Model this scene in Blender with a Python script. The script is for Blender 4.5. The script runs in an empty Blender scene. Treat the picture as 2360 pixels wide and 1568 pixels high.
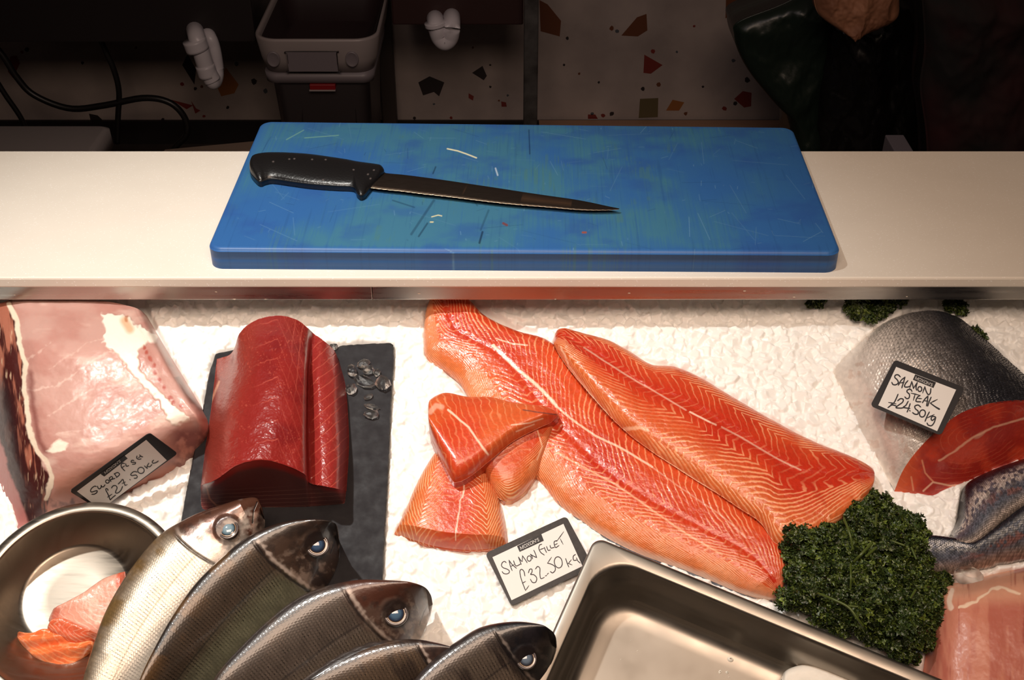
import bpy, math, random
import numpy as np
from mathutils import Vector
random.seed(7); RNG = np.random.default_rng(7)
SC = bpy.context.scene; COL = SC.collection

# ------------------------------------------------------------------ camera, light, exposure
W, H, F = 2360, 1568, 2800.0
PITCH = math.radians(35.1)
CAM = np.array([0.0, 0.0, 1.6])
cam = bpy.data.objects.new('camera', bpy.data.cameras.new('camera')); COL.objects.link(cam)
cam.location = CAM; cam.rotation_euler = (math.pi/2 - PITCH, 0, 0)
cam.data.sensor_width = 36; cam.data.lens = F/W*36; cam.data.clip_start = 0.02
SC.camera = cam
SC.view_settings.view_transform = 'Standard'; SC.view_settings.look = 'None'
SC.view_settings.exposure = 0.0; SC.view_settings.gamma = 1.0; SC.view_settings.use_curve_mapping = False
wd = bpy.data.worlds.new('world'); SC.world = wd; wd.use_nodes = True
wd.node_tree.nodes['Background'].inputs[0].default_value = (1.0, 0.72, 0.60, 1)
wd.node_tree.nodes['Background'].inputs[1].default_value = 0.036

def lamp(name, kind, loc, target, power, color, **kw):
    d = bpy.data.lights.new(name, kind); d.energy = power; d.color = color
    for k, v in kw.items(): setattr(d, k, v)
    o = bpy.data.objects.new(name, d); COL.objects.link(o); o.location = loc
    o.rotation_euler = (Vector(target) - Vector(loc)).to_track_quat('-Z', 'Y').to_euler()
    return o
lamp('key_spot', 'SPOT', (-0.52, 0.70, 2.35), (-0.26, 0.86, 0.9), 82, (1.0, 0.965, 0.90),
     spot_size=math.radians(56), spot_blend=1.0, shadow_soft_size=0.022)
lamp('warm_fill', 'AREA', (0.05, 0.0, 2.3), (-0.05, 0.95, 0.9), 6.5, (1.0, 0.74, 0.56), shape='RECTANGLE', size=1.1, size_y=0.6, spread=math.radians(95))
lamp('back_fill', 'AREA', (-0.1, 1.6, 1.5), (-0.1, 3.3, 0.2), 0.62, (1.0, 0.84, 0.86), shape='RECTANGLE', size=0.8, size_y=0.4, spread=math.radians(110))

# ------------------------------------------------------------------ projection and frames
cp, sp = math.cos(PITCH), math.sin(PITCH)
FWD = np.array([0, cp, -sp]); DWN = np.array([0, -sp, -cp]); RGT = np.array([1.0, 0, 0])
def rays(px, py):
    px = np.asarray(px, float); py = np.asarray(py, float)
    return FWD + ((px - W/2)/F)[..., None]*RGT + ((py - H/2)/F)[..., None]*DWN
def project(p):
    d = p - CAM; z = d@FWD
    return W/2 + F*(d@RGT)/z, H/2 + F*(d@DWN)/z
class Frame:
    def __init__(s, O, U, V, N):
        s.O, s.U, s.V, s.N = [np.array(a, float) for a in (O, U, V, N)]
    def P(s, px, py, w=0.0):
        r = rays(px, py); w = np.asarray(w, float)
        k = ((s.O - CAM)@s.N + w)/(r@s.N)
        return CAM + k[..., None]*r
    def at(s, u, v, w=0.0):
        u, v, w = np.broadcast_arrays(*[np.asarray(a, float) for a in (u, v, w)])
        return s.O + u[..., None]*s.U + v[..., None]*s.V + w[..., None]*s.N
    def loc(s, p):
        d = p - s.O; return d@s.U, d@s.V, d@s.N
TILT = math.radians(22)
ICE = Frame((0, .99, .905), (1, 0, 0), (0, math.cos(TILT), math.sin(TILT)), (0, -math.sin(TILT), math.cos(TILT)))
ZB, ZS = 1.0, 0.977
BRD = Frame((0, 0, ZB), (1, 0, 0), (0, 1, 0), (0, 0, 1))
SHF = Frame((0, 0, ZS), (1, 0, 0), (0, 1, 0), (0, 0, 1))
def wallf(y): return Frame((0, y, 0), (1, 0, 0), (0, 0, 1), (0, -1, 0))

# ------------------------------------------------------------------ numeric helpers
def lin(c):
    c = np.asarray(c, float)/255.0
    return np.where(c <= .04045, c/12.92, ((c + .055)/1.055)**2.4)
def h2(i, j, seed):
    v = np.sin(i*127.1 + j*311.7 + seed*74.7)*43758.5453
    return v - np.floor(v)
def noise(x, y, seed=0):
    xi, yi = np.floor(x), np.floor(y); fx, fy = x - xi, y - yi
    fx = fx*fx*(3 - 2*fx); fy = fy*fy*(3 - 2*fy)
    a, b, c, d = h2(xi, yi, seed), h2(xi+1, yi, seed), h2(xi, yi+1, seed), h2(xi+1, yi+1, seed)
    return (a*(1-fx) + b*fx)*(1-fy) + (c*(1-fx) + d*fx)*fy
def fbm(x, y, seed=0, o=4):
    s = 0; a = .5; t = 0
    for k in range(o):
        s = s + a*noise(x*2**k, y*2**k, seed + k*13); t += a; a *= .5
    return s/t
def sm(a, b, x):
    t = np.clip((x - a)/(b - a), 0, 1); return t*t*(3 - 2*t)
def mixc(c, d, m): return c*(1 - m[..., None]) + np.asarray(d)*m[..., None]
def crom(P, u):                                   # uniform Catmull-Rom, u in [0, n-1]
    P = np.asarray(P, float); n = len(P)
    Q = np.concatenate([[2*P[0] - P[1]], P, [2*P[-1] - P[-2]]])
    i = np.clip(np.floor(u).astype(int), 0, n - 2); t = (u - i)
    t = t.reshape(t.shape + (1,)*(P.ndim - 1))
    a, b, c, d = Q[i], Q[i+1], Q[i+2], Q[i+3]
    return .5*((2*b) + (c - a)*t + (2*a - 5*b + 4*c - d)*t*t + (3*b - a - 3*c + d)*t**3)
def resample(P, n):                               # through the points, equal steps of length
    P = np.asarray(P, float); m = len(P)
    q = crom(P, np.linspace(0, m - 1, m*24))
    s = np.concatenate([[0], np.cumsum(np.linalg.norm(np.diff(q[:, :2], axis=0), axis=1))])
    t = np.linspace(0, s[-1], n)
    return np.stack([np.interp(t, s, q[:, k]) for k in range(q.shape[1])], 1)
def pdist(x, y, poly):                            # distance to an open polyline
    d = np.full(np.shape(x), 1e9)
    for (x0, y0), (x1, y1) in zip(poly[:-1], poly[1:]):
        dx, dy = x1 - x0, y1 - y0
        t = np.clip(((x - x0)*dx + (y - y0)*dy)/(dx*dx + dy*dy + 1e-12), 0, 1)
        d = np.minimum(d, np.hypot(x - x0 - t*dx, y - y0 - t*dy))
    return d
def inside(x, y, poly):
    r = np.zeros(np.shape(x), bool); n = len(poly)
    for i in range(n):
        (x0, y0), (x1, y1) = poly[i], poly[(i+1) % n]
        if y0 == y1: continue
        r ^= ((y0 > y) != (y1 > y)) & (x < (x1 - x0)*(y - y0)/(y1 - y0) + x0)
    return r
def sdf(x, y, poly):
    d = pdist(x, y, list(poly) + [poly[0]]); return np.where(inside(x, y, poly), -d, d)

# ------------------------------------------------------------------ mesh helpers
def grid_faces(n, m, wrap=False):
    i, j = np.meshgrid(np.arange(n - 1), np.arange(m if wrap else m - 1), indexing='ij')
    j2 = (j + 1) % m
    return np.stack([i*m + j, (i+1)*m + j, (i+1)*m + j2, i*m + j2], -1).reshape(-1, 4)
def mesh(name, verts, quads=None, ngons=(), mat=None, parent=None, col=None, smooth=True, mats=None, fmat=None):
    verts = np.asarray(verts, float).reshape(-1, 3)
    lo, hi = verts.min(0), verts.max(0)
    org = np.array([(lo[0]+hi[0])/2, (lo[1]+hi[1])/2, lo[2]])
    me = bpy.data.meshes.new(name)
    nq = 0 if quads is None else len(quads)
    loops = [] if quads is None else [np.asarray(quads).reshape(-1)]
    tot = [4]*nq
    for g in ngons: loops.append(np.asarray(g)); tot.append(len(g))
    loops = np.concatenate(loops).astype(np.int32); tot = np.array(tot, np.int32)
    me.vertices.add(len(verts)); me.vertices.foreach_set('co', (verts - org).astype(np.float32).ravel())
    me.loops.add(len(loops)); me.loops.foreach_set('vertex_index', loops)
    me.polygons.add(len(tot)); me.polygons.foreach_set('loop_start', np.concatenate([[0], np.cumsum(tot)[:-1]]).astype(np.int32))
    me.polygons.foreach_set('use_smooth', np.full(len(tot), smooth))
    if mats:
        for m_ in mats: me.materials.append(m_)
        me.polygons.foreach_set('material_index', np.asarray(fmat, np.int32))
    elif mat: me.materials.append(mat)
    me.update(calc_edges=True); me.validate()
    if col is not None:
        c = np.asarray(col, float).reshape(len(verts), -1)
        if c.shape[1] == 3: c = np.concatenate([c, np.ones((len(c), 1))], 1)
        a = me.color_attributes.new('Col', 'FLOAT_COLOR', 'POINT'); a.data.foreach_set('color', c.astype(np.float32).ravel())
    o = bpy.data.objects.new(name, me); COL.objects.link(o)
    if parent is not None:
        o.parent = parent; o.location = Vector(org) - WORG[parent.name]
    else: o.location = org
    WORG[o.name] = Vector(org)
    return o
WORG = {}
def tag(o, label, cat, group=None):
    o['label'] = label; o['category'] = cat
    if group: o['group'] = group
    return o
def struct(o, label=None):
    o['kind'] = 'structure'
    if label: o['label'] = label
    return o
def empty(name, loc):
    o = bpy.data.objects.new(name, None); COL.objects.link(o); o.location = loc; o.empty_display_size = .03
    WORG[o.name] = Vector(loc); return o
def flip(q): return np.asarray(q)[:, ::-1]

def box_v(x0, x1, y0, y1, z0, z1):
    return np.array([(x, y, z) for x in (x0, x1) for y in (y0, y1) for z in (z0, z1)], float)
BOXF = [(0, 1, 3, 2), (4, 6, 7, 5), (0, 4, 5, 1), (2, 3, 7, 6), (0, 2, 6, 4), (1, 5, 7, 3)]
def bevel(o, w, seg=2, ang=30):
    m = o.modifiers.new('bevel', 'BEVEL'); m.width = w; m.segments = seg; m.limit_method = 'ANGLE'; m.angle_limit = math.radians(ang); return o
def box(name, x0, x1, y0, y1, z0, z1, mat, parent=None, bv=0):
    o = mesh(name, box_v(x0, x1, y0, y1, z0, z1), BOXF, mat=mat, parent=parent, smooth=False)
    if bv: bevel(o, bv)
    return o
def loops_mesh(name, loops, mat, parent=None, cap0=False, cap1=True, col=None, smooth=True):
    L = np.array(loops); n, m = L.shape[:2]
    ng = []
    if cap0: ng.append(np.arange(m))
    if cap1: ng.append(np.arange(m)[::-1] + (n-1)*m)
    return mesh(name, L, grid_faces(n, m, True), ng, mat, parent, col=col, smooth=smooth)
def tube(name, pts, r, mat, parent=None, seg=12, n=60, taper=None, end=True):
    pts = np.asarray(pts, float); q = crom(pts, np.linspace(0, len(pts)-1, n)) if len(pts) > 2 else np.linspace(pts[0], pts[-1], n)
    t = np.gradient(q, axis=0); t /= np.linalg.norm(t, axis=1)[:, None]
    ref = np.array([0.13, .31, .94]); a = np.cross(t, ref); a /= np.linalg.norm(a, axis=1)[:, None]; b = np.cross(t, a)
    an = np.linspace(0, 2*np.pi, seg, endpoint=False)
    rr = np.full(n, r) if taper is None else r*np.interp(np.linspace(0, 1, n), *taper)
    V = q[:, None] + rr[:, None, None]*(np.cos(an)[None, :, None]*a[:, None] + np.sin(an)[None, :, None]*b[:, None])
    return loops_mesh(name, V, mat, parent, cap0=end, cap1=end)
def tube_arrays(pts, r, seg=6, n=14, taper=None):
    pts = np.asarray(pts, float); q = crom(pts, np.linspace(0, len(pts)-1, n)) if len(pts) > 2 else np.linspace(pts[0], pts[-1], n)
    t = np.gradient(q, axis=0); t /= np.linalg.norm(t, axis=1)[:, None] + 1e-12
    a = np.cross(t, np.array([0.13, .31, .94])); a /= np.linalg.norm(a, axis=1)[:, None]; b = np.cross(t, a)
    an = np.linspace(0, 2*np.pi, seg, endpoint=False)
    rr = np.full(n, r) if taper is None else r*np.interp(np.linspace(0, 1, n), *taper)
    V = q[:, None] + rr[:, None, None]*(np.cos(an)[None, :, None]*a[:, None] + np.sin(an)[None, :, None]*b[:, None])
    return V.reshape(-1, 3), grid_faces(n, seg, True)
def join(parts):
    vs, qs, k = [], [], 0
    for v, q in parts: vs.append(v); qs.append(np.asarray(q) + k); k += len(v)
    return np.concatenate(vs), np.concatenate(qs)

def finish_sheet(name, G, fr, base, color, mat, parent=None, disp=None, under=None):
    """G: (n,m,3) top sheet in the world, closed down to height base of the frame by a skirt and a bottom."""
    n, m = G.shape[:2]
    if disp is not None: G = G + disp[..., None]*fr.N
    V = G.reshape(-1, 3)
    ring = np.concatenate([np.arange(m), np.arange(1, n)*m + m-1, (n-1)*m + np.arange(m-2, -1, -1), np.arange(n-2, 0, -1)*m])
    u, v, w = fr.loc(V[ring])
    lowr = fr.at(u, v, np.minimum(w, base)); midr = fr.at(u, v, np.minimum(w, (w*.5 + np.minimum(w, base)*.5)))
    k = len(V); R = len(ring)
    allv = np.concatenate([V, midr, lowr])
    a = ring; a2 = np.roll(ring, -1); b = k + np.arange(R); b2 = k + (np.arange(R)+1) % R
    sk = np.stack([a, b, b2, a2], 1); sk2 = np.stack([b, b + R, b2 + R, b2], 1)
    quads = np.concatenate([grid_faces(n, m), sk, sk2])
    # orient so that the top faces along +N
    if under is not None:                             # closed lens: a second sheet below joined along the outline
        U2 = under.copy(); U2[0], U2[-1], U2[:, 0], U2[:, -1] = G[0], G[-1], G[:, 0], G[:, -1]
        g = grid_faces(n, m); q0 = G[n//2, m//2]; nn = np.cross(G[n//2+1, m//2] - q0, G[n//2, m//2+1] - q0)
        t_, b_ = (g, flip(g) + k) if nn@fr.N > 0 else (flip(g), g + k)
        c = None if color is None else np.concatenate([color.reshape(k, -1)]*2)
        return mesh(name, np.concatenate([V, U2.reshape(-1, 3)]), np.concatenate([t_, b_]), (), mat, parent, col=c)
    q0 = G[n//2, m//2]; nn = np.cross(G[n//2+1, m//2] - q0, G[n//2, m//2+1] - q0)
    bottom = (k + R + np.arange(R))
    if nn@fr.N < 0: quads = flip(quads)
    else: bottom = bottom[::-1]
    cv = None
    if color is not None:
        c = color.reshape(len(V), -1); cv = np.concatenate([c, c[ring]*1.0, c[ring]*1.0])
    return mesh(name, allv, quads, [bottom], mat, parent, col=cv)

def net_grid(rows, fr, ns, nt):
    """rows of (px, py, w) control points -> smooth sheet through them."""
    A = np.array(rows, float); Pw = fr.P(A[..., 0], A[..., 1], A[..., 2])
    u = np.linspace(0, A.shape[0]-1, ns); v = np.linspace(0, A.shape[1]-1, nt)
    G = crom(Pw, u)                                   # (ns, m, 3)
    return crom(G.transpose(1, 0, 2), v).transpose(1, 0, 2)
def loft_grid(L, R, fr, wL, wR, ns, nt, bulge, even=True):
    """two outline curves (pixels, traced at heights wL, wR) and a bulge(S, T) in metres between them."""
    L = resample(L, ns); R = resample(R, ns)
    tt = np.linspace(-1, 1, nt)
    if even: tt = np.sin(tt*np.pi/2)*.35 + tt*.65
    S = np.linspace(0, 1, ns)[:, None]*np.ones(nt); T = np.ones((ns, 1))*tt
    PL = fr.P(L[:, 0], L[:, 1], wL); PR = fr.P(R[:, 0], R[:, 1], wR)
    G = PL[:, None]*(1 - T[..., None])/2 + PR[:, None]*(1 + T[..., None])/2
    B = bulge(S, T)
    # keep the traced silhouette: the bulge rises along the frame normal
    return G + B[..., None]*fr.N, S, T

# ------------------------------------------------------------------ materials
def new_mat(name):
    m = bpy.data.materials.new(name); m.use_nodes = True
    return m, m.node_tree.nodes, m.node_tree.links, m.node_tree.nodes['Principled BSDF']
def setp(b, **k):
    names = dict(rough='Roughness', metal='Metallic', coat='Coat Weight', coatr='Coat Roughness', sss='Subsurface Weight', ssr='Subsurface Radius',
                 sss_scale='Subsurface Scale', spec='Specular IOR Level', trans='Transmission Weight', ior='IOR', alpha='Alpha', emis='Emission Strength', aniso='Anisotropic', sheen='Sheen Weight')
    for a, v in k.items(): b.inputs[names[a]].default_value = v
def add_bump(nt, links, b, scale, strength, dist=.001, detail=3, vec='Object', stretch=None, rough=None, vor=False):
    tc = nt.new('ShaderNodeTexCoord'); mp = nt.new('ShaderNodeMapping'); links.new(tc.outputs[vec], mp.inputs[0])
    if stretch: mp.inputs['Scale'].default_value = stretch
    n = nt.new('ShaderNodeTexVoronoi' if vor else 'ShaderNodeTexNoise'); n.inputs['Scale'].default_value = scale
    if not vor: n.inputs['Detail'].default_value = detail
    links.new(mp.outputs[0], n.inputs['Vector'])
    bp = nt.new('ShaderNodeBump'); bp.inputs['Strength'].default_value = strength; bp.inputs['Distance'].default_value = dist
    links.new(n.outputs[0], bp.inputs['Height']); links.new(bp.outputs[0], b.inputs['Normal'])
    if rough:
        r = nt.new('ShaderNodeMapRange'); r.inputs['To Min'].default_value, r.inputs['To Max'].default_value = rough
        r.inputs['From Min'].default_value = .3; r.inputs['From Max'].default_value = .7
        links.new(n.outputs[0], r.inputs[0]); links.new(r.outputs[0], b.inputs['Roughness'])
    return n, bp
def plain(name, c, bump=None, var=None, **k):
    m, nt, ln, b = new_mat(name); b.inputs['Base Color'].default_value = (*lin(c), 1); setp(b, **k)
    if bump: add_bump(nt, ln, b, *bump)
    if var:     # var = (second colour, scale)
        tc = nt.new('ShaderNodeTexCoord'); n = nt.new('ShaderNodeTexNoise'); n.inputs['Scale'].default_value = var[1]; n.inputs['Detail'].default_value = 6
        ln.new(tc.outputs['Object'], n.inputs['Vector'])
        cr = nt.new('ShaderNodeValToRGB'); cr.color_ramp.elements[0].position = .35; cr.color_ramp.elements[1].position = .65
        cr.color_ramp.elements[0].color = (*lin(c), 1); cr.color_ramp.elements[1].color = (*lin(var[0]), 1)
        ln.new(n.outputs[0], cr.inputs[0]); ln.new(cr.outputs[0], b.inputs['Base Color'])
    return m
def painted(name, bump=None, **k):
    m, nt, ln, b = new_mat(name); a = nt.new('ShaderNodeAttribute'); a.attribute_name = 'Col'
    ln.new(a.outputs['Color'], b.inputs['Base Color']); setp(b, **k)
    if bump: add_bump(nt, ln, b, *bump)
    return m
def wet(name, bump, **k): return painted(name, bump, **k)
# ------------------------------------------------------------------ the place: counter, floor, back wall
M_marble = plain('white_stone', (240, 236, 226), var=((232, 227, 214), 60), rough=.38, spec=.4)
def marble():
    m, nt, ln, b = new_mat('speckled_white_stone'); tc = nt.new('ShaderNodeTexCoord'); mp = nt.new('ShaderNodeMapping')
    ln.new(tc.outputs['Object'], mp.inputs[0]); mp.inputs['Scale'].default_value = (1, 1.6, 1)
    v = nt.new('ShaderNodeTexVoronoi'); v.inputs['Scale'].default_value = 260; ln.new(mp.outputs[0], v.inputs['Vector'])
    r = nt.new('ShaderNodeValToRGB'); r.color_ramp.elements[0].position = .09; r.color_ramp.elements[1].position = .2
    r.color_ramp.elements[0].color = (*lin((254, 252, 248)), 1); r.color_ramp.elements[1].color = (*lin((234, 227, 216)), 1)
    ln.new(v.outputs['Distance'], r.inputs[0])
    n = nt.new('ShaderNodeTexNoise'); n.inputs['Scale'].default_value = 14; n.inputs['Detail'].default_value = 8; ln.new(mp.outputs[0], n.inputs['Vector'])
    mx = nt.new('ShaderNodeMix'); mx.data_type = 'RGBA'; mx.blend_type = 'MULTIPLY'; mx.inputs[0].default_value = .08
    ln.new(r.outputs[0], mx.inputs[6]); ln.new(n.outputs[0], mx.inputs[7]); ln.new(mx.outputs[2], b.inputs['Base Color'])
    setp(b, rough=.4, spec=.35); return m
def steel(name, c=(190, 186, 180), rough=(.22, .4), stretch=(1, 1, 1), scale=40, bs=.05, bd=.0004):
    m, nt, ln, b = new_mat(name); b.inputs['Base Color'].default_value = (*lin(c), 1); setp(b, metal=1.0)
    add_bump(nt, ln, b, scale, bs, bd, 6, 'Object', stretch, rough); return m
M_steel = steel('brushed_steel', stretch=(1, 30, 30), scale=8)
sh = box('worktop', -1.15, 1.15, .9905, 1.264, ZS-.0115, ZS, marble()); bevel(sh, .002)
sh.name = 'stone_worktop'; WORG['stone_worktop'] = WORG['worktop']
tag(sh, 'long white speckled stone worktop under the blue cutting board', 'worktop')
fy = .9935
rail = empty('steel_rail', (0, fy, ZS-.0275))
tag(rail, 'long stainless steel edge rail below the front of the white worktop, over the ice', 'rail')
xs = SHF.P(858, 678, -.02)[0]
box('rail_section', -1.15, xs-.0004, fy, fy+.02, ZS-.0272, ZS-.0118, M_steel, rail, .0006)
box('rail_section', xs+.0004, 1.15, fy, fy+.02, ZS-.0272, ZS-.0118, M_steel, rail, .0006)
b_ = plain('white_speck', (225, 215, 200), rough=.4)
_dr = []
for (x, y) in ((498, 673), (612, 690), (540, 690), (34, 680), (966, 677), (1830, 685), (2090, 684), (1716, 671), (300, 688), (1450, 676), (1280, 690)):
    c = wallf(fy).P(x, y, .0003); r = random.uniform(.0006, .0013); an = np.linspace(0, 2*np.pi, 8, endpoint=False)
    mesh('dried_drop', np.stack([c[0] + 1.6*r*np.cos(an), np.full(8, c[1]), c[2] + r*np.sin(an)*.7], 1), None, [np.arange(8)], b_, rail)
M_dark = plain('dark_panel', (34, 28, 28), rough=.5)
# counter body carrying worktop and ice tray
cb = empty('display_counter', (0, 1.0, 0)); tag(cb, 'stainless steel fish display counter holding the bed of crushed ice', 'counter')
M_st2 = steel('plain_steel')
box('back_panel', -1.15, 1.15, 1.225, 1.255, 0, ZS-.0118, M_st2, cb)
box('front_panel', -1.15, 1.15, .42, .44, 0, .68, M_st2, cb)
for x in (-.78, .76): box('side_panel', x, x+.02, .44, 1.225, 0, .72, M_st2, cb)
a0 = ICE.at(0, -.56, -.085); a1 = ICE.at(0, .24, -.085)
tv = np.array([(-.76, a0[1], a0[2]), (.76, a0[1], a0[2]), (.76, a1[1], a1[2]), (-.76, a1[1], a1[2])]); tv = np.concatenate([tv, tv - [0, 0, .004]])
mesh('ice_tray', tv, [(0, 1, 2, 3), (7, 6, 5, 4), (0, 4, 5, 1), (1, 5, 6, 2), (2, 6, 7, 3), (3, 7, 4, 0)], mat=M_st2, parent=cb, smooth=False)

fl = box('floor', -3, 3, -1, 3.6, -.05, 0, plain('dark_floor', (70, 60, 56), var=((50, 42, 40), 5), rough=.55)); struct(fl)
WY = 3.3; WF = wallf(WY)
chips = []
def chip(px, py, c, pts):
    chips.append((px, py, c, pts))
DK, RD, OR, BR, OL = (45, 38, 38), (120, 45, 38), (150, 95, 50), (105, 62, 40), (100, 88, 60)
def C8(cx, cy, sc, cols, n=7, sd=1):
    r = random.Random(sd); a0 = r.random()*6
    return [(cx + sc*(.7+.5*r.random())*math.cos(a0 + k*6.283/n), cy + sc*(.7+.5*r.random())*math.sin(a0 + k*6.283/n)) for k in range(n)], cols
CH = [([(964,190),(990,176),(1024,190),(1012,222),(1000,212),(975,220)], DK), ([(1088,168),(1112,152),(1122,175),(1115,185)], DK),
      ([(420,150),(432,125),(452,160),(448,195)], DK), ([(500,200),(520,155),(550,195),(540,215),(510,222)], OR),
      ([(1432,82),(1468,40),(1490,32),(1492,70),(1470,84)], BR), ([(1485,126),(1527,150),(1500,170),(1483,168)], RD),
      ([(1475,228),(1517,226),(1516,270),(1472,272)], OL), ([(1535,255),(1550,230),(1577,236),(1565,255)], OR),
      ([(1692,228),(1712,210),(1732,214),(1731,245),(1715,248)], RD), ([(1673,0),(1672,42),(1752,12),(1752,-40),(1680,-40)], BR),
      ([(1243,0),(1262,10),(1293,48),(1290,84),(1246,72)], BR), ([(1355,264),(1372,264),(1378,274),(1355,274)], RD),
      ([(1080,215),(1092,222),(1090,232),(1080,226)], RD), ([(1155,234),(1166,236),(1168,246),(1156,246)], RD),
      ([(24,130),(38,128),(46,145),(30,180),(18,165)], RD), ([(440,232),(452,250),(462,255),(450,262)], RD), ([(395,230),(445,243),(430,252)], RD),
      ([(205,262),(225,266),(240,280),(210,282)], DK)]
for i, (x, y, s) in enumerate([(62,114,6),(50,120,4),(190,145,4),(313,110,4),(545,148,6),(585,188,7),(420,194,5),(450,204,5),(465,200,4),(612,210,6),(525,248,4),(470,268,4),(375,275,4),(1410,65,6),(1422,72,5),(1308,88,4),(1505,118,6),(1482,205,5),(1518,195,6),(1690,140,5),(1694,238,5),(1670,250,6),(1722,184,7),(1580,262,5),(1365,262,4),(1410,262,6),(1390,266,5),(1130,200,3),(1150,232,3),(1170,220,3),(955,272,4),(1040,272,4),(1300,150,3),(1335,170,3),(1560,120,3),(1620,200,3),(1600,60,3),(1380,190,3),(1090,110,3),(1000,240,3),(1130,150,3)]):
    CH.append(C8(x, y, s, [DK, RD, DK, BR, (80, 84, 90)][i % 5], 6, i))
mw, nt, ln, b = new_mat('terrazzo_ground'); setp(b, rough=.45)
tc = nt.new('ShaderNodeTexCoord'); n1 = nt.new('ShaderNodeTexNoise'); n1.inputs['Scale'].default_value = 6; n1.inputs['Detail'].default_value = 10
ln.new(tc.outputs['Object'], n1.inputs['Vector']); r1 = nt.new('ShaderNodeValToRGB'); r1.color_ramp.elements[0].position = .3; r1.color_ramp.elements[1].position = .75
r1.color_ramp.elements[0].color = (*lin((150, 138, 134)), 1); r1.color_ramp.elements[1].color = (*lin((186, 172, 166)), 1)
ln.new(n1.outputs[0], r1.inputs[0]); ln.new(r1.outputs[0], b.inputs['Base Color'])
wv = [box_v(-3, 3, WY, WY+.1, .072, 2.6)]; wn = [tuple(f) for f in BOXF]; wm = [0]*6; mats = [mw]; seen = {}
k = 8
for pts, c in CH:
    p = WF.P([q[0] for q in pts], [q[1] for q in pts], .0008)
    if c not in seen: seen[c] = len(mats); mats.append(plain('stone_chip', c, rough=.4))
    nn = np.cross(p[1]-p[0], p[2]-p[0])
    idx = list(range(k, k+len(pts)));  idx = idx if nn[1] < 0 else idx[::-1]
    wv.append(p); wn.append(tuple(idx)); wm.append(seen[c]); k += len(pts)
struct(mesh('wall_back', np.concatenate(wv), None, wn, smooth=False, mats=mats, fmat=wm))
struct(box('baseboard_back', -3, 3, WY-.01, WY+.1, 0, .074, plain('black_kerb', (30, 26, 26), rough=.5)))
y0_, y1_ = 2.98, 3.16
q = wallf(3.289).P([1242, 1812], [277, 277])
tr = box('trim_1', q[0][0], q[1][0], 3.26, 3.289, .0, q[0][2], plain('pale_ledge', (165, 130, 108), rough=.5)); struct(tr)
q = wallf(2.95).P([380, 640], [345, 320])
tr = mesh('trim_2', np.array([(x, y, z) for (x, zt) in ((q[0][0], q[0][2]), (q[1][0]+.3, q[1][2]+.03)) for y in (2.9, 2.95) for z in (0, zt)]), BOXF, mat=plain('pale_strip', (160, 140, 125), rough=.5), smooth=False); struct(tr)
struct(box('wall_left', -3.05, -3, -1, 3.4, 0, 2.6, M_dark)); struct(box('wall_right', 3, 3.05, -1, 3.4, 0, 2.6, M_dark))

# dark sink unit above the pipes, posts
q = wallf(2.9).P([55, 590, 1216], [98, 98, 104])
su = empty('sink_unit', (-.9, 3.05, .46)); tag(su, 'dark sink unit hanging on the terrazzo wall above the left white pipe', 'sink unit')
box('carcass', -1.35, q[1][0], 2.9, 3.29, q[0][2], 1.0, M_dark, su, .004)
su2 = empty('sink_unit', (0, 3.05, .46)); tag(su2, 'dark sink unit above the right white pipe, beside the grey steel post', 'sink unit')
qa = wallf(2.9).P([905, 1206], [58, 60]); box('carcass', qa[0][0], qa[1][0], 2.9, 3.29, qa[0][2], 1.0, plain('dark_red_brown', (48, 26, 24), rough=.5), su2, .004)
q = wallf(2.85).P([1207, 1240], [100, 100]); tag(box('steel_post', q[0][0], q[1][0], 2.82, 2.86, 0, 1.0, plain('worn_grey_steel', (110, 108, 106), var=((70, 66, 64), 20), metal=.6, rough=.45), None, .003), 'upright grey steel post between the two terrazzo panels', 'post')
q = wallf(3.17).P([872, 905], [100, 100]); tag(box('dark_post', q[0][0], q[1][0], 3.15, 3.19, 0, 1.0, plain('dark_metal', (52, 44, 40), rough=.5), None, .003), 'dark upright post to the right of the stacked plastic tubs', 'post')
# drain pipes
M_pvc = plain('white_plastic_pipe', (205, 200, 205), rough=.35)
F1_ = wallf(2.84)
pt = empty('drain_pipe', F1_.P(460, 200)); tag(pt, 'slanting white plastic drain trap on the left under the dark sink unit', 'pipe')
A = F1_.P([449, 449, 453, 462, 475, 484, 490], [62, 68, 84, 115, 155, 175, 186], [-.16, -.07, -.01, 0, 0, 0, 0]); tube('pipe_arm', A, .021, M_pvc, pt, 20, 40)
c0, c1 = F1_.P([447, 456], [92, 116]); tube('collar', np.array([c0, (c0+c1)/2, c1]), .0285, M_pvc, pt, 20, 6)
c0, c1 = F1_.P([472, 480], [150, 176]); tube('collar', np.array([c0, (c0+c1)/2, c1]), .0235, M_pvc, pt, 20, 6)
A = F1_.P([484, 490, 497, 500, 492, 480, 470], [176, 190, 185, 160, 110, 80, 72], [0, .0, -.02, -.04, -.045, -.06, -.16]); tube('return_arm', A, .017, M_pvc, pt, 16, 50)
pt = empty('drain_pipe', F1_.P(1025, 100)); tag(pt, 'upright white u-shaped drain trap right of centre beside the steel post', 'pipe')
A = F1_.P([1003, 1003, 1006, 1012, 1025, 1037, 1041, 1041, 1041], [40, 44, 60, 84, 97, 86, 60, 40, 34], [-.16, -.05, 0, 0, 0, 0, 0, -.05, -.16]); tube('pipe_bend', A, .021, M_pvc, pt, 20, 60)
c0, c1 = F1_.P([1003, 1005], [50, 59]); tube('collar', np.array([c0, (c0+c1)/2, c1]), .027, M_pvc, pt, 20, 6)
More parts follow.
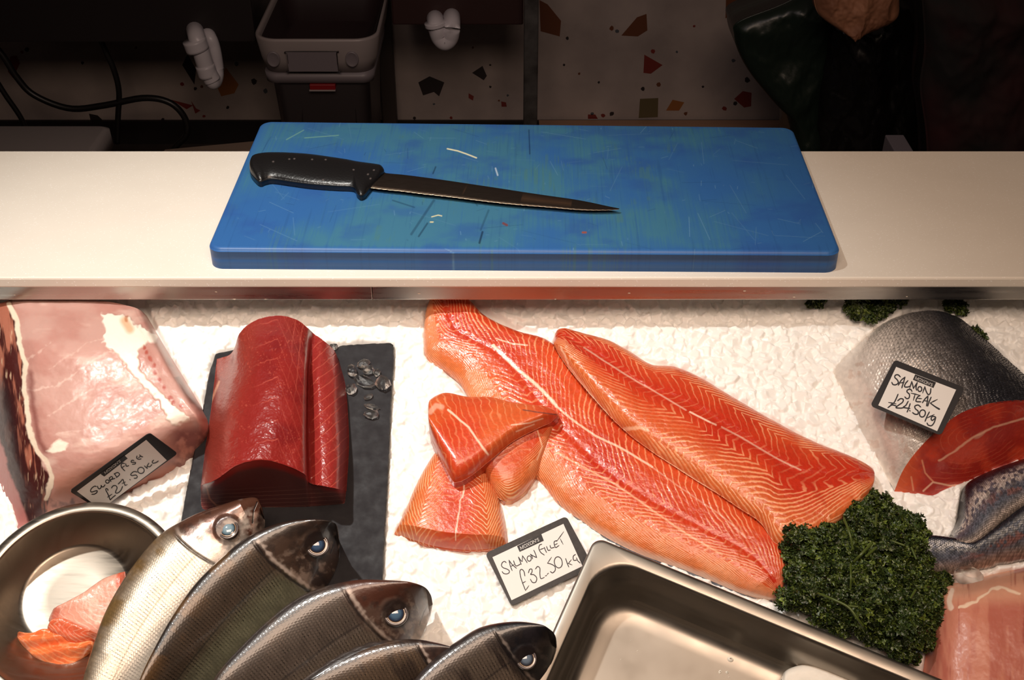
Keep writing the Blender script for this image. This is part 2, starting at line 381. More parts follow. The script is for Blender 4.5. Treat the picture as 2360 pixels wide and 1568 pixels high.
# cables
M_cab = plain('black_rubber', (26, 24, 24), rough=.4)
F2_ = wallf(3.0)
for pts, r, lb in (([(-60,60),(0,120),(40,180),(80,220),(160,250),(240,243),(330,226),(390,236),(425,270),(430,310),(400,345),(380,400)], .0085, 'black hose looping from the left edge along the terrazzo wall and down'),
                   ([(205,-20),(215,50),(240,110),(262,160),(274,210),(272,270),(270,330)], .0075, 'black hose hanging down in front of the left terrazzo wall'),
                   ([(-30,150),(10,215),(50,275),(70,330)], .007, 'short black cable at the far left edge above the white box')):
    P_ = F2_.P([p[0] for p in pts], [p[1] for p in pts], .0); tag(tube('rubber_hose', P_, r, M_cab), lb, 'hose')
# plastic tubs
M_tub = plain('grey_white_plastic', (150, 140, 138), rough=.4); M_tub2 = plain('shaded_plastic', (120, 112, 116), rough=.45)
def rrect(x0, x1, y0, y1, r, n=8):
    o = []
    for cx, cy, a in ((x1-r, y1-r, 0), (x0+r, y1-r, 90), (x0+r, y0+r, 180), (x1-r, y0+r, 270)):
        for k in range(n+1):
            t = math.radians(a + 90*k/n); o.append((cx + r*math.cos(t), cy + r*math.sin(t)))
    return np.array(o)
def rr3(x0, x1, y0, y1, r, z): q = rrect(x0, x1, y0, y1, r); return np.concatenate([q, np.full((len(q), 1), z)], 1)
F3_ = wallf(2.75); q = F3_.P([580, 870, 606, 858], [90, 90, 170, 170]); zt, zb = q[0][2], q[2][2]
xl, xr = q[0][0], q[1][0]; xl2, xr2 = q[2][0], q[3][0]
lt = empty('plastic_tub', ((xl+xr)/2, 2.92, 0)); tag(lt, 'lower grey plastic tub with a red latch standing on the floor under the open one', 'tub', 'stacked plastic tubs')
loops_mesh('body', [rr3(xl2+.03, xr2-.03, 2.82, 3.05, .03, 0), rr3(xl2+.012, xr2-.012, 2.775, 3.09, .03, zb-.03), rr3(xl2-.0, xr2+.0, 2.76, 3.1, .03, zb-.028), rr3(xl2-.002, xr2+.002, 2.758, 3.1, .03, zb-.004)], M_tub2, lt, cap0=True)
q = F3_.P([712, 773], [197, 210], .0); box('latch', q[0][0], q[1][0], 2.755, 2.79, q[1][2], q[0][2], plain('red_plastic', (130, 22, 26), rough=.4), lt, .002)
q = F3_.P([712, 773], [209, 212], .0); box('latch_lip', q[0][0], q[1][0], 2.752, 2.79, q[1][2], q[0][2], M_tub, lt, .001)
ap = F3_.P([692, 694, 705, 755, 805, 815, 818], [300, 262, 250, 246, 250, 262, 300]); ap[:, 1] = 2.776 + (zb - ap[:, 2])*.09; tube('handle_groove', ap, .0025, M_dark, lt, 8, 40)
ut = empty('plastic_tub', ((xl+xr)/2, 2.92, zb)); tag(ut, 'open-topped white plastic tub with two round dimples on top of the latched tub', 'tub', 'stacked plastic tubs')
loops_mesh('shell', [rr3(xl2, xr2, 2.765, 3.09, .04, zb-.003), rr3(xl+.008, xr-.008, 2.752, 3.1, .05, zb+.03), rr3(xl, xr, 2.745, 3.12, .055, zt-.006), rr3(xl+.001, xr-.001, 2.746, 3.12, .055, zt), rr3(xl+.007, xr-.007, 2.753, 3.112, .05, zt), rr3(xl+.01, xr-.01, 2.757, 3.108, .05, zt-.01), rr3(xl2+.015, xr2-.015, 2.775, 3.08, .04, zb+.004)], M_tub, ut, cap0=True)
loops_mesh('shade_inset', [rr3(xl+.013, xr-.013, 2.760, 3.105, .05, zt-.012), rr3(xl+.015, xr-.015, 2.762, 3.103, .05, zt-.014), rr3(xl2+.02, xr2-.02, 2.780, 3.075, .04, zb+.012)], plain('dark_red_shade', (34, 18, 20), rough=.6), ut)  # added dark skin that gives the open tub its shaded interior
q = F3_.P([662, 780], [117, 163]); q1 = q[1][2]; q0 = q[0][2]
rp = np.array([(q[0][0], 2.743, q0-.004), (q[0][0]+.004, 2.743, q0), (q[1][0]-.004, 2.743, q0), (q[1][0], 2.743, q0-.004), (q[1][0]-.001, 2.746, q1+.002), (q[1][0]-.003, 2.746, q1), (q[0][0]+.003, 2.746, q1), (q[0][0]+.001, 2.746, q1+.002), (q[0][0], 2.743, q0-.004)])
tube('recess_outline', rp, .0016, M_dark, ut, 8, 90)
mesh('label_recess', np.array([(q[0][0], 2.7475, q1), (q[1][0], 2.7475, q1), (q[1][0], 2.7445, q0), (q[0][0]-.003, 2.7445, q0)]) - [0, .003, 0], [(0, 1, 2, 3)], mat=M_tub2, parent=ut)
for x in (630, 811):
    c = F3_.P(x, 137, .005); an = np.linspace(0, 2*np.pi, 24, endpoint=False)
    loops_mesh('round_dimple', [np.stack([c[0]+.0145*s*np.cos(an), np.full(24, 2.7425+d), c[2]+.018*s*np.sin(an)], 1) for s, d in ((1.08, .006), (1.0, 0), (.9, .001), (.3, .0015))], M_tub2, ut)
# polystyrene box at the left
F4_ = Frame((0, 0, .25), (1, 0, 0), (0, 1, 0), (0, 0, 1)); q = F4_.P([-60, 185, 215], [286, 296, 347])
pb = empty('polystyrene_box', (q[0][0], 2.7, 0)); tag(pb, 'white foam fish box on the floor at the left behind the worktop', 'box')
M_foam = plain('foam', (165, 158, 158), bump=(60, .2, .001), rough=.7)
loops_mesh('tray', [rr3(q[0][0]-.2, q[2][0], 2.45, q[1][1], .02, 0), rr3(q[0][0]-.2, q[2][0], 2.45, q[1][1], .02, .21)], M_foam, pb, cap0=True)
loops_mesh('lid', [rr3(q[0][0]-.21, q[2][0]+.01, 2.44, q[1][1]+.01, .02, .205), rr3(q[0][0]-.21, q[2][0]+.008, 2.44, q[1][1]+.01, .02, .25), rr3(q[0][0]-.2, q[2][0]-.002, 2.45, q[1][1], .02, .256)], M_foam, pb, cap0=True)
q = wallf(2.45).P([0, 12], [330, 346]); tag(box('blue_crate', q[0][0]-.3, q[1][0], 2.2, 2.42, 0, q[0][2], plain('blue_plastic', (20, 50, 130), rough=.4), None, .01), 'sliver of a blue plastic crate at the left edge in front of the foam box', 'crate')
# right: bin with bags, paper, dark cloth
def blob(name, outl_L, outl_R, fr, bulge, mat, sd, amp=.02, parent=None, nf=8, base=-.12):
    G, S, T = loft_grid(outl_L, outl_R, fr, 0, 0, 120, 90, lambda S, T: bulge*np.clip(1-np.abs(T)**2.4, 0, 1)**.6*sm(-.02, .14, S))
    u, v, w = fr.loc(G); f = np.abs(fbm(u*nf + v*2, v*nf*.7 - u*3, sd, 5) - .5)*2
    G = G - (f*amp*(1-T**4))[..., None]*fr.N
    return finish_sheet(name, G, fr, base, None, mat, parent)
M_gbag = plain('green_film', (26, 38, 31), rough=.35, spec=.5, bump=(25, .4, .004)); M_bbag = plain('black_film', (16, 15, 16), rough=.25, spec=.7, bump=(25, .4, .004))
FB = wallf(2.78)
wb = blob('waste_bag', [(1868,-60),(1850,60),(1830,160),(1818,285),(1812,400),(1810,600)], [(2090,-60),(2110,60),(2120,160),(2125,285),(2130,400),(2130,600)], FB, .16, M_bbag, 3, .05)
tag(wb, 'big black plastic waste bag standing at the right behind the worktop', 'bag')
gb = blob('waste_bag', [(1870,-20),(1780,15),(1712,40),(1690,62),(1692,90)], [(1900,60),(1900,150),(1860,240),(1818,283),(1814,284)], wallf(2.66), .05, M_gbag, 5, .03)
g2 = blob('waste_bag', [(1900,-40),(1800,10),(1700,50),(1692,80),(1702,120),(1730,170),(1775,225),(1818,280),(1822,420),(1822,600)], [(1930,-40),(1925,30),(1920,60),(1918,90),(1915,130),(1912,170),(1905,230),(1900,300),(1895,420),(1892,600)], wallf(2.70), .05, M_gbag, 9, .03)
bpy.data.objects.remove(gb)
tag(g2, 'translucent green plastic bag slumping left of the black waste bag', 'bag')
pp = blob('crumpled_paper', [(1872,-60),(1874,-10),(1885,30),(1915,55),(1955,76)], [(2068,-60),(2072,0),(2066,40),(2020,64),(1965,78)], wallf(2.5), .05, plain('brown_paper', (170, 118, 88), var=((130, 84, 60), 14), rough=.7), 11, .035, nf=14, base=-.03)
tag(pp, 'crumpled brown paper on top of the black waste bag', 'paper')
cl = blob('hanging_cloth', [(2120,-60),(2130,100),(2120,200),(2135,330),(2140,600)], [(2520,-60),(2530,100),(2530,200),(2540,330),(2550,600)], wallf(2.6), .08, plain('dark_red_cloth', (58, 20, 24), var=((26, 24, 24), 6), rough=.85), 17, .08, nf=5)
tag(cl, 'dark red and black cloth in the shadow at the far right', 'cloth')
q = wallf(2.3).P([1990, 2065], [286, 301]); tag(box('paper_slip', q[0][0]+.032, q[1][0], 2.0, 2.25, 0, q[0][2], plain('pale_card', (120, 115, 125), rough=.5), None, .002), 'small pale box end just behind the worktop at the right', 'box')
# ------------------------------------------------------------------ blue cutting board
def board():
    c = BRD.P([475, 1941, 1827, 602], [573, 582, 292, 278])       # front-left, front-right, back-right, back-left
    n, m = 1250, 380
    r = .0045
    su = np.linspace(0, 1, n); sv = np.linspace(0, 1, m)
    su = np.unique(np.concatenate([su, np.linspace(0, .012, 10), 1-np.linspace(0, .012, 10)])); sv = np.unique(np.concatenate([sv, np.linspace(0, .025, 10), 1-np.linspace(0, .025, 10)]))
    A, B = np.meshgrid(su, sv, indexing='ij'); a, b = A[..., None], B[..., None]
    G = c[0]*(1-a)*(1-b) + c[1]*a*(1-b) + c[2]*a*b + c[3]*(1-a)*b
    Lx, Ly = np.linalg.norm(c[1]-c[0]), np.linalg.norm(c[3]-c[0])
    ex = (c[1]-c[0])/Lx; ey = np.array([-ex[1], ex[0], 0]); cen = c.mean(0)
    X, Y = A*Lx, B*Ly
    px, py = project(G)
    # rounded corners in plan
    R = .014
    dx = np.maximum(R - np.minimum(X, Lx-X), 0); dy = np.maximum(R - np.minimum(Y, Ly-Y), 0)
    mxx = np.maximum(dx, dy); hy = np.hypot(dx, dy) + 1e-12; f = np.where((dx > 0) & (dy > 0), mxx/hy, 1)
    sx = np.where(X < Lx/2, 1, -1); sy = np.where(Y < Ly/2, 1, -1)
    G = G + (dx*(1-f)*sx)[..., None]*ex + (dy*(1-f)*sy)[..., None]*ey
    e = np.minimum(np.minimum(X, Lx-X), np.minimum(Y, Ly-Y)); t = np.clip(1 - e/r, 0, 1)
    G[..., 2] -= r*(1 - np.sqrt(1 - t*t*.98))
    blue = lin((48, 98, 160)); deep = lin((44, 82, 152)); grn = lin((62, 116, 140)); pale = lin((104, 150, 185))
    wear = sm(.34, .70, fbm(X*9+3, Y*7, 3, 6))*(.2+.9*fbm(X*700, Y*14, 5, 3))*1.9*sm(0, .012, e)*(1-.75*sm(.70, .95, A))*(.55+.45*sm(0.05, .3, A))
    C = mixc(np.broadcast_to(blue, G.shape), grn, np.clip(wear, 0, .85))
    C = mixc(C, deep, .55*sm(.50, .78, fbm(X*22, Y*26+7, 8, 6)))
    C = mixc(C, lin((70, 116, 112)), .45*sm(.6, .75, fbm(X*30+9, Y*30, 18, 4))*sm(.5, .7, noise(X*900, Y*20, 4))*sm(.55, .2, np.abs(A-.45)))
    st = sm(.76, .95, noise(X*650, Y*18+4, 21))*.22; C = mixc(C, lin((34, 72, 122)), st)
    rr = random.Random(5)
    sc = np.zeros(A.shape); dk = np.zeros(A.shape)
    for i in range(220):
        x0, y0 = rr.random()*Lx, rr.random()*Ly; L = rr.random()**3*.06 + .003; th = rr.choice([1.57, 1.57, 0.3, 2.6, 0.1]) + rr.gauss(0, .25)
        x1, y1 = x0 + L*math.cos(th), y0 + L*math.sin(th)
        i0, i1 = np.searchsorted(su, [(min(x0, x1)-.002)/Lx, (max(x0, x1)+.002)/Lx]); j0, j1 = np.searchsorted(sv, [(min(y0, y1)-.002)/Ly, (max(y0, y1)+.002)/Ly])
        if i1 <= i0 or j1 <= j0: continue
        s_ = (slice(i0, i1), slice(j0, j1)); d = pdist(X[s_], Y[s_], [(x0, y0), (x1, y1)])
        tgt = dk if rr.random() < .3 else sc; tgt[s_] = np.maximum(tgt[s_], sm(.0006, .0001, d)*(.25+.5*rr.random()))
    C = mixc(C, pale, sc*.7); C = mixc(C, lin((22, 45, 80)), dk*.6)
    for pl, w_, a_, cc in (([(1031,343),(1055,348),(1075,355),(1098,364)], 1.3, .95, (225, 225, 190)), ([(948,540),(1000,462)], 3, .45, (20, 40, 70)), ([(965,545),(985,515)], 2, .55, (15, 30, 60)),
                         ([(1105,560),(1112,535)], 2.4, .7, (12, 25, 50)), ([(1108,530),(1126,485)], 2.4, .35, (15, 35, 60)), ([(998,400),(1004,385)], 1.6, .6, (15, 30, 60)), ([(1219,300),(1221,355)], 1.3, .6, (15, 35, 70)),
                         ([(992,512),(998,512)], 1.1, .9, (220, 210, 160)), ([(995,500),(1010,496),(1018,498)], 1, .8, (220, 215, 170)), ([(1160,515),(1168,519)], 3, .9, (110, 60, 60)), ([(1343,536),(1350,536)], 2.4, .9, (150, 80, 55)),
                         ([(1142,388),(1147,404)], 1.6, .8, (180, 200, 220)), ([(702,318),(780,312)], 1, .5, (120, 170, 150)), ([(660,322),(700,300)], 1, .5, (120, 170, 150)), ([(905,462),(955,478)], 1.5, .5, (20, 50, 80)), ([(1090,460),(1100,474)], 1.4, .5, (20, 45, 75))):
        C = mixc(C, lin(cc), sm(w_+1, w_*.5, pdist(px, py, pl))*a_)
    rough = np.full(A.shape, 1.0)
    return finish_sheet('cutting_board', G, BRD, -(ZB-ZS), C, painted('blue_polyethylene', bump=(700, .12, .0003, 4), rough=.42, spec=.35))
bd = board()
tag(bd, 'large scratched blue plastic cutting board lying across the white worktop', 'cutting board')

# ------------------------------------------------------------------ knife
def kx(pts): return [(540 + x/2.565, 320 + y/2.565) for x, y in pts]
KN = empty('kitchen_knife', BRD.P(1000, 420)); tag(KN, 'black handled knife with a long dark serrated blade lying on the blue board', 'knife')
M_han = painted('black_handle', bump=(420, .55, .0006, 3), rough=.33, spec=.6)
L = kx([(90,178),(98,140),(120,112),(160,99),(230,94),(330,94),(450,101),(600,121),(750,144),(830,158),(868,170),(885,188),(888,204)])
R = kx([(90,180),(97,205),(118,232),(140,252),(160,256),(185,246),(230,240),(330,254),(450,270),(600,281),(690,285),(715,296),(724,320),(745,337),(770,330),(795,300),(845,250),(880,215),(888,206)])
KF = Frame((0, 0, ZB+.006), (1, 0, 0), (0, 1, 0), (0, 0, 1))
G, S, T = loft_grid(L, R, KF, 0, 0, 260, 60, lambda S, T: .0105*np.clip(1-np.abs(T)**2.1, 0, 1)**.5*np.clip(np.minimum(S/.07, (1-S)/.05), 0, 1)**.5*(1-.35*S))
C = np.broadcast_to(lin((22, 21, 22)), G.shape).copy(); px, py = project(G)
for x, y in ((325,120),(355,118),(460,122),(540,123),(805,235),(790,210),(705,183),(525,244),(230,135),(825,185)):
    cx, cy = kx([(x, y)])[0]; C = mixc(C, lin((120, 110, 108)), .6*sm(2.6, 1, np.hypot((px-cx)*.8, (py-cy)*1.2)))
finish_sheet('handle', G, KF, -.0055, C, M_han, KN)
sp_ = kx([(868,190),(890,205),(1000,216),(1100,228),(1250,248),(1400,270),(1550,292),(1700,315),(1850,337),(2000,358),(2100,376),(2200,398),(2250,408),(2276,413)])
ed_ = kx([(2276,415),(2258,420),(2180,422),(2100,422),(2000,417),(1900,408),(1800,400),(1700,392),(1600,383),(1500,372),(1400,360),(1300,347),(1200,336),(1100,325),(1000,312),(900,302),(795,290)])
sp_ = resample(sp_, 300); ed_ = resample(ed_, 500)[::-1]
ed_[:, 1] += .55*np.abs(np.sin(np.arange(500)*.135*2))*np.clip(np.minimum(np.arange(500), 499-np.arange(500))/20, 0, 1)
ed3 = resample(ed_, 1500)[::5]; ed3 = ed_[np.linspace(0, 499, 300).astype(int)]
KB = Frame((0, 0, ZB+.0055), (1, 0, 0), (0, 1, 0), (0, 0, 1))
P1, P2 = KB.P(sp_[:, 0], sp_[:, 1], 0), KB.P(ed3[:, 0], ed3[:, 1], 0)
th = np.linspace(1, .25, 300)[:, None]*.0011
rows = []
for f, t in ((0, .0), (.02, 1), (.5, .95), (.86, .85), (.90, .6), (.975, .12), (1, 0.02)):
    p = P1*(1-f) + P2*f; p = p.copy(); p[:, 2] += (t*th)[:, 0]; rows.append(p)
for f, t in ((.9, .6), (.5, .95), (.02, 1)):
    p = P1*(1-f) + P2*f; p = p.copy(); p[:, 2] -= (t*th)[:, 0]; rows.append(p)
V = np.array(rows).transpose(1, 0, 2)
fr_ = np.array([0, .02, .5, .86, .9, .975, 1, .9, .5, .02]); Cb = np.broadcast_to(lin((78, 68, 62)), V.shape).copy(); Cb[:, 5:7] = lin((225, 205, 180)); Cb[:, 4] = lin((110, 92, 82))
px, py = project(V)
for pl in (kx([(1360,272),(1358,300),(1362,325)]), kx([(1095,258),(1160,258)]), kx([(1700,350),(1990,385)])): Cb = mixc(Cb, lin((150, 115, 90)), .6*sm(1.6, .5, pdist(px, py, pl)))
loops_mesh('blade', V, painted('dark_blade', bump=(90, .05, .0003, 4, 'Object', (1, 12, 1), (.28, .42)), metal=.85, rough=.33), KN, True, True, Cb, True)

# ------------------------------------------------------------------ price cards
def card(name, label, corners, hs, crop, black, panel, tab, strokes, logo, lw, th=.0008, crumbs=False):
    """corners TL,TR,BR,BL in pixels; hs = heights over the ice of TL, TR, BL."""
    c = np.array(corners, float)
    TL = ICE.P(c[0][0], c[0][1], hs[0]); TR = ICE.P(c[1][0], c[1][1], hs[1]); BL = ICE.P(c[3][0], c[3][1], hs[2])
    U = TR - TL; w_ = np.linalg.norm(U); U /= w_
    D = BL - TL; D -= (D@U)*U; h_ = np.linalg.norm(D); D /= h_
    N = np.cross(D, U); N /= np.linalg.norm(N)
    if N@(CAM - TL) < 0: N = -N
    fr = Frame(TL, U, -D, N)
    print('card', name, round(w_, 4), round(h_, 4))
    g = lambda pts: np.array([(crop[0] + x/crop[2], crop[1] + y/crop[2]) for x, y in pts])
    def uv(pts, z):
        q = g(pts); return fr.P(q[:, 0], q[:, 1], z)
    q = rrect(0, w_, -h_, 0, .0035, 6)
    root = mesh(name, np.concatenate([fr.at(q[:, 0], q[:, 1], 0), fr.at(q[:, 0], q[:, 1], -th)]), [(i, (i+1) % len(q), (i+1) % len(q)+len(q), i+len(q)) for i in range(len(q))],
                [np.arange(len(q))[::-1], np.arange(len(q))+len(q)], M_cblk if not crumbs else M_cblk2, smooth=False)
    bpy.context.view_layer.update()
    tag(root, label, 'price card')
    def flat(nm, pts, z, mat):
        p = uv(pts, z); n = np.cross(p[1]-p[0], p[2]-p[0]); idx = list(range(len(p)))
        mesh(nm, p, None, [idx if n@fr.N > 0 else idx[::-1]], mat, root, smooth=False)
    flat('white_panel', panel, .0002, M_cwht)
    flat('logo_tab', tab, .00035, M_cblk)
    def ribbons(nm, ss, w, z, mat):
        vs, qs, k = [], [], 0
        for s in ss:
            wi = w
            if isinstance(s, tuple): s, wi = s
            pts = np.array(s, float)
            n = max(8, 6*len(pts)) if len(pts) > 2 else 3
            q = crom(pts, np.linspace(0, len(pts)-1, n)) if len(pts) > 2 else np.linspace(pts[0], pts[-1], n)
            t = np.gradient(q, axis=0); t /= np.linalg.norm(t, axis=1)[:, None] + 1e-9
            nn = np.stack([-t[:, 1], t[:, 0]], 1)
            q[0] -= t[0]*wi*.4; q[-1] += t[-1]*wi*.4
            prof = np.ones(n); prof[0] = prof[-1] = .45
            a = uv(q + nn*wi/2*prof[:, None], z); b = uv(q - nn*wi/2*prof[:, None], z)
            V = np.stack([a, b], 1).reshape(-1, 3); Q = grid_faces(n, 2) + k
            f = Q[0]; 
            if np.cross(V[f[1]-k]-V[f[0]-k], V[f[2]-k]-V[f[0]-k])@fr.N < 0: Q = flip(Q)
            vs.append(V); qs.append(Q); k += len(V); z += 2e-6
        mesh(nm, np.concatenate(vs), np.concatenate(qs), mat=mat, parent=root)
    ribbons('handwriting', strokes, lw, .0004, M_ink)
    # serif logo letters laid out in the tab: origin, step along, step up (in crop pixels)
    o, ax, up = [np.array(v, float) for v in logo]
    LT = {'M': (1.15, [[(.1,0),(.1,1)],[(.1,1),(.55,.05)],[(.55,.05),(1.0,1)],[(1.0,1),(1.0,0)],[(0,0),(.22,0)],[(.86,0),(1.12,0)],[(0,1),(.15,1)],[(.95,1),(1.12,1)]]),
          'O': (1.0, [[(.5+.42*math.cos(a), .5+.5*math.sin(a)) for a in np.linspace(0, 6.283, 13)]]),
          'X': (.98, [[(.08,1),(.85,0)],[(.85,1),(.08,0)],[(0,1),(.25,1)],[(.7,1),(.95,1)],[(0,0),(.2,0)],[(.7,0),(.98,0)]]),
          'N': (1.05, [[(.12,0),(.12,1)],[(.12,1),(.9,0)],[(.9,0),(.9,1)],[(0,0),(.24,0)],[(.78,1),(1.02,1)],[(0,1),(.15,1)]]),
          "'": (.3, [[(.15,1),(.1,.7)]]),
          'S': (.65, [[(.52,.82),(.4,.97),(.2,.97),(.08,.8),(.15,.6),(.4,.45),(.54,.25),(.42,.04),(.2,.02),(.06,.2)]])}
    x = 0; ss = []
    for ch in "MOXON'S":
        w2, st = LT[ch]
        for s in st: ss.append([tuple(o + ax*(x + a) + up*b) for a, b in s])
        x += w2*1.06
    tot = x
    ribbons('logo_lettering', ss, np.linalg.norm(up)*.13, .0005, M_cwht)
    return root, fr
M_cblk = plain('black_card', (34, 31, 33), rough=.4, spec=.4)
M_cblk2 = plain('worn_black_card', (40, 36, 36), var=((52, 46, 44), 300), rough=.5, spec=.4)
M_cwht = plain('white_card', (226, 223, 220), rough=.35)
M_ink = plain('black_marker', (18, 15, 26), rough=.5)
def ell(cx, cy, rx, ry, a0=0, a1=360, rot=0, n=12):
    o = []
    for k in range(n+1):
        t = math.radians(a0 + (a1-a0)*k/n); x, y = rx*math.cos(t), ry*math.sin(t); c, s = math.cos(math.radians(rot)), math.sin(math.radians(rot))
        o.append((cx + x*c - y*s, cy + x*s + y*c))
    return o
# swordfish card
s1 = [[(565,1112),(530,1108),(480,1145),(460,1190),(480,1212),(540,1195),(578,1188),(572,1222),(530,1250),(482,1252)],
      [(585,1105),(598,1140),(622,1155),(650,1128),(652,1092),(668,1118),(700,1112),(722,1080)], ell(765,1022,32,30), [(798,955),(812,1000),(830,1020)], [(795,965),(830,935),(858,945),(850,975),(822,990),(870,975),(900,965)],
      [(890,880),(915,915),(935,945)], [(885,885),(950,860),(985,890),(960,925),(925,950)],
      [(1075,700),(1040,690),(1012,725),(1025,770),(1060,810),(1080,828)], [(1020,775),(1080,738)], [(1095,700),(1110,745),(1150,735)],
      [(1245,640),(1205,640),(1195,672),(1240,675),(1275,680),(1262,705),(1215,710)],
      [(1300,560),(1295,600),(1330,620),(1375,612)], [(1345,540),(1375,570),(1405,575)], [(1320,595),(1375,560)],
      [(775,1185),(770,1160),(742,1150),(738,1180),(770,1240),(795,1300),(815,1355)], [(768,1305),(850,1250)], [(815,1355),(860,1310),(912,1270)],
      [(838,1140),(870,1100),(920,1100),(940,1140),(920,1190),(915,1228),(960,1225),(1010,1180),(1040,1110)],
      [(960,1068),(1000,1030),(1040,985),(1055,1010),(1070,1060),(1085,1090)], [(1030,1060),(1090,1030)], [(1080,1095),(1125,1078)],
      [(1168,985),(1180,992)],
      [(1305,850),(1240,845),(1185,895),(1215,915),(1275,905),(1305,930),(1290,960),(1248,965)],
      ell(1372,822,58,56), [(1435,740),(1470,775),(1490,785)], [(1515,690),(1485,740),(1480,785)], [(1480,745),(1530,755),(1570,715)], [(1600,635),(1575,665),(1590,690),(1640,680),(1685,652)]]
card('price_card', 'price card reading SWORDFISH £27.50kg, leaning on the pink swordfish', [(160,1133),(345,998),(402,1052),(217,1187)], (.052, .078, .008), (150, 980, 7.841), None,
     [(215,1200),(1465,268),(1838,638),(650,1530)], [(640,885),(1075,550),(1132,605),(708,932)], s1, ((722,888),(44.5,-35),(-17,-38)), 17)
s2 = [[(385,800),(360,780),(325,800),(312,845),(340,880),(395,900),(432,925),(430,960),(390,978),(345,968),(322,940)],
      [(480,925),(450,850),(430,760)], [(430,762),(480,830),(548,888)], [(455,862),(510,830)], [(500,770),(540,850),(612,822)], [(578,712),(600,770),(622,828)], [(578,712),(620,770),(640,780)], [(640,780),(640,690)], [(640,690),(690,760),(715,800)],
      ell(748,735,32,42), [(765,668),(790,700),(800,740)], [(765,668),(820,700),(865,720)], [(865,720),(845,660),(820,605)],
      [(945,510),(910,525),(900,580),(930,640),(985,680)], [(905,600),(985,570)], [(985,560),(1000,600),(1020,640)], [(1020,545),(1045,605),(1080,600)], [(1075,530),(1090,570),(1140,560)],
      [(1190,450),(1140,475),(1160,560),(1215,530)], [(1150,520),(1190,500)], [(1180,465),(1288,315)], [(1235,425),(1280,512)],
      [(680,1010),(665,940),(630,905),(602,930),(610,1010),(640,1110),(690,1238)], [(640,1122),(690,1095)], [(690,1238),(742,1162)],
      [(735,960),(755,905),(790,905),(790,950),(770,985),(820,990),(865,1040),(850,1105),(800,1110),(765,1060)],
      [(845,900),(880,860),(915,890),(915,970),(925,1040),(945,1052)], [(945,1052),(985,1030)], [(1000,1010),(1022,1000)], [(1030,985),(1050,965)],
      [(1098,715),(1035,808)], [(1035,808),(1090,822),(1150,860),(1155,920),(1115,960),(1080,940)], ell(1205,795,62,88, rot=-10),
      [(1320,735),(1345,810),(1370,868)], [(1410,755),(1360,815)], [(1360,810),(1420,835)], [(1475,670),(1440,700),(1445,760),(1490,760)], [(1490,725),(1510,770),(1548,805)]]
card('price_card', 'worn price card reading SALMON FILLET £32.50 KG, on the ice by the pan', [(1118,1276),(1305,1190),(1353,1292),(1177,1398)], (.012, .012, .008), (1110, 1180, 6.819), None,
     [(170,715),(1285,190),(1585,855),(470,1392)], [(555,540),(938,350),(978,455),(597,632)], s2, ((612,598),(46,-22),(-14,-47)), 14, crumbs=True)
s3 = [[(635,440),(595,405),(550,412),(540,450),(580,490),(600,540),(560,575),(510,572),(488,535)],
      [(600,585),(650,500),(715,445)], [(715,445),(690,530),(660,630)], [(635,545),(700,535)], [(765,505),(720,560),(710,610),(760,615),(800,600)],
      [(795,640),(830,520)], [(830,520),(850,590),(862,640)], [(862,640),(925,535)], [(925,535),(905,620),(915,670)], ell(970,650,34,42), [(1020,715),(1055,610)], [(1055,610),(1080,690),(1115,745),(1150,720),(1160,640)],
      [(835,690),(810,655),(760,665),(750,700),(790,740),(785,800),(745,815),(712,785)], [(820,720),(960,755)], [(890,735),(860,840)], [(975,760),(930,790),(905,860),(990,870)], [(935,810),(1000,815)],
      [(1015,885),(1060,820),(1110,770)], [(1110,770),(1100,860),(1085,940)], [(1050,850),(1110,860)], [(1165,790),(1130,870),(1105,945)], [(1270,830),(1150,890)], [(1150,890),(1230,950),(1312,995)], [(1200,930),(1300,1003)],
      [(595,740),(570,800),(525,885),(470,920)], [(435,880),(560,905)], [(422,970),(490,925),(565,940)],
      [(590,850),(640,815),(685,830),(670,880),(600,930),(560,970),(640,978),(690,970)], [(770,860),(730,930),(690,965),(800,985)], [(805,900),(775,990),(752,1045)], [(795,1018),(803,1028)],
      [(985,960),(940,925),(885,945),(895,990),(940,1030),(935,1080),(885,1082),(845,1055)], ell(1015,1070,50,62, rot=15),
      [(1135,1045),(1095,1120),(1060,1205)], [(1215,1090),(1090,1150)], [(1240,1130),(1190,1120),(1165,1160),(1185,1190),(1235,1150),(1245,1140)], [(1245,1140),(1215,1230),(1170,1280),(1115,1270),(1095,1235)]]
STEAKCARD = ('price_card', 'price card reading SALMON STEAK £24.50kg, lying on the silver-skinned salmon', [(2062,829),(2224,894),(2172,1010),(2012,938)], (.073, .083, .064), (1990, 810, 7.468), None,
     [(562,268),(1595,662),(1268,1375),(255,930)], [(890,398),(1250,535),(1205,632),(850,490)], s3, ((885,478),(46,20),(17,-44)), 22)
# ------------------------------------------------------------------ things on the ice
FOOT = []       # pixel outlines under which the crushed ice is pressed flat
M_fish_flesh = wet('pink_flesh', (160, .30, .0010, 4), rough=.38, spec=.4, coat=.12, coatr=.2, sss=.12, sss_scale=.006, ssr=(1, .4, .3))
M_salmon = wet('salmon_flesh', (260, .45, .0012, 4), rough=.33, spec=.5, coat=.3, coatr=.14, sss=.10, sss_scale=.004, ssr=(1, .35, .15))
M_tuna = wet('tuna_flesh', (260, .16, .0006, 4), rough=.36, spec=.4, coat=.2, coatr=.15, sss=.12, sss_scale=.005, ssr=(1, .2, .15))
nz = lambda x, y, s, k=1.0, o=4: fbm(np.asarray(x)*s, np.asarray(y)*s*k, 31+s*10, o)

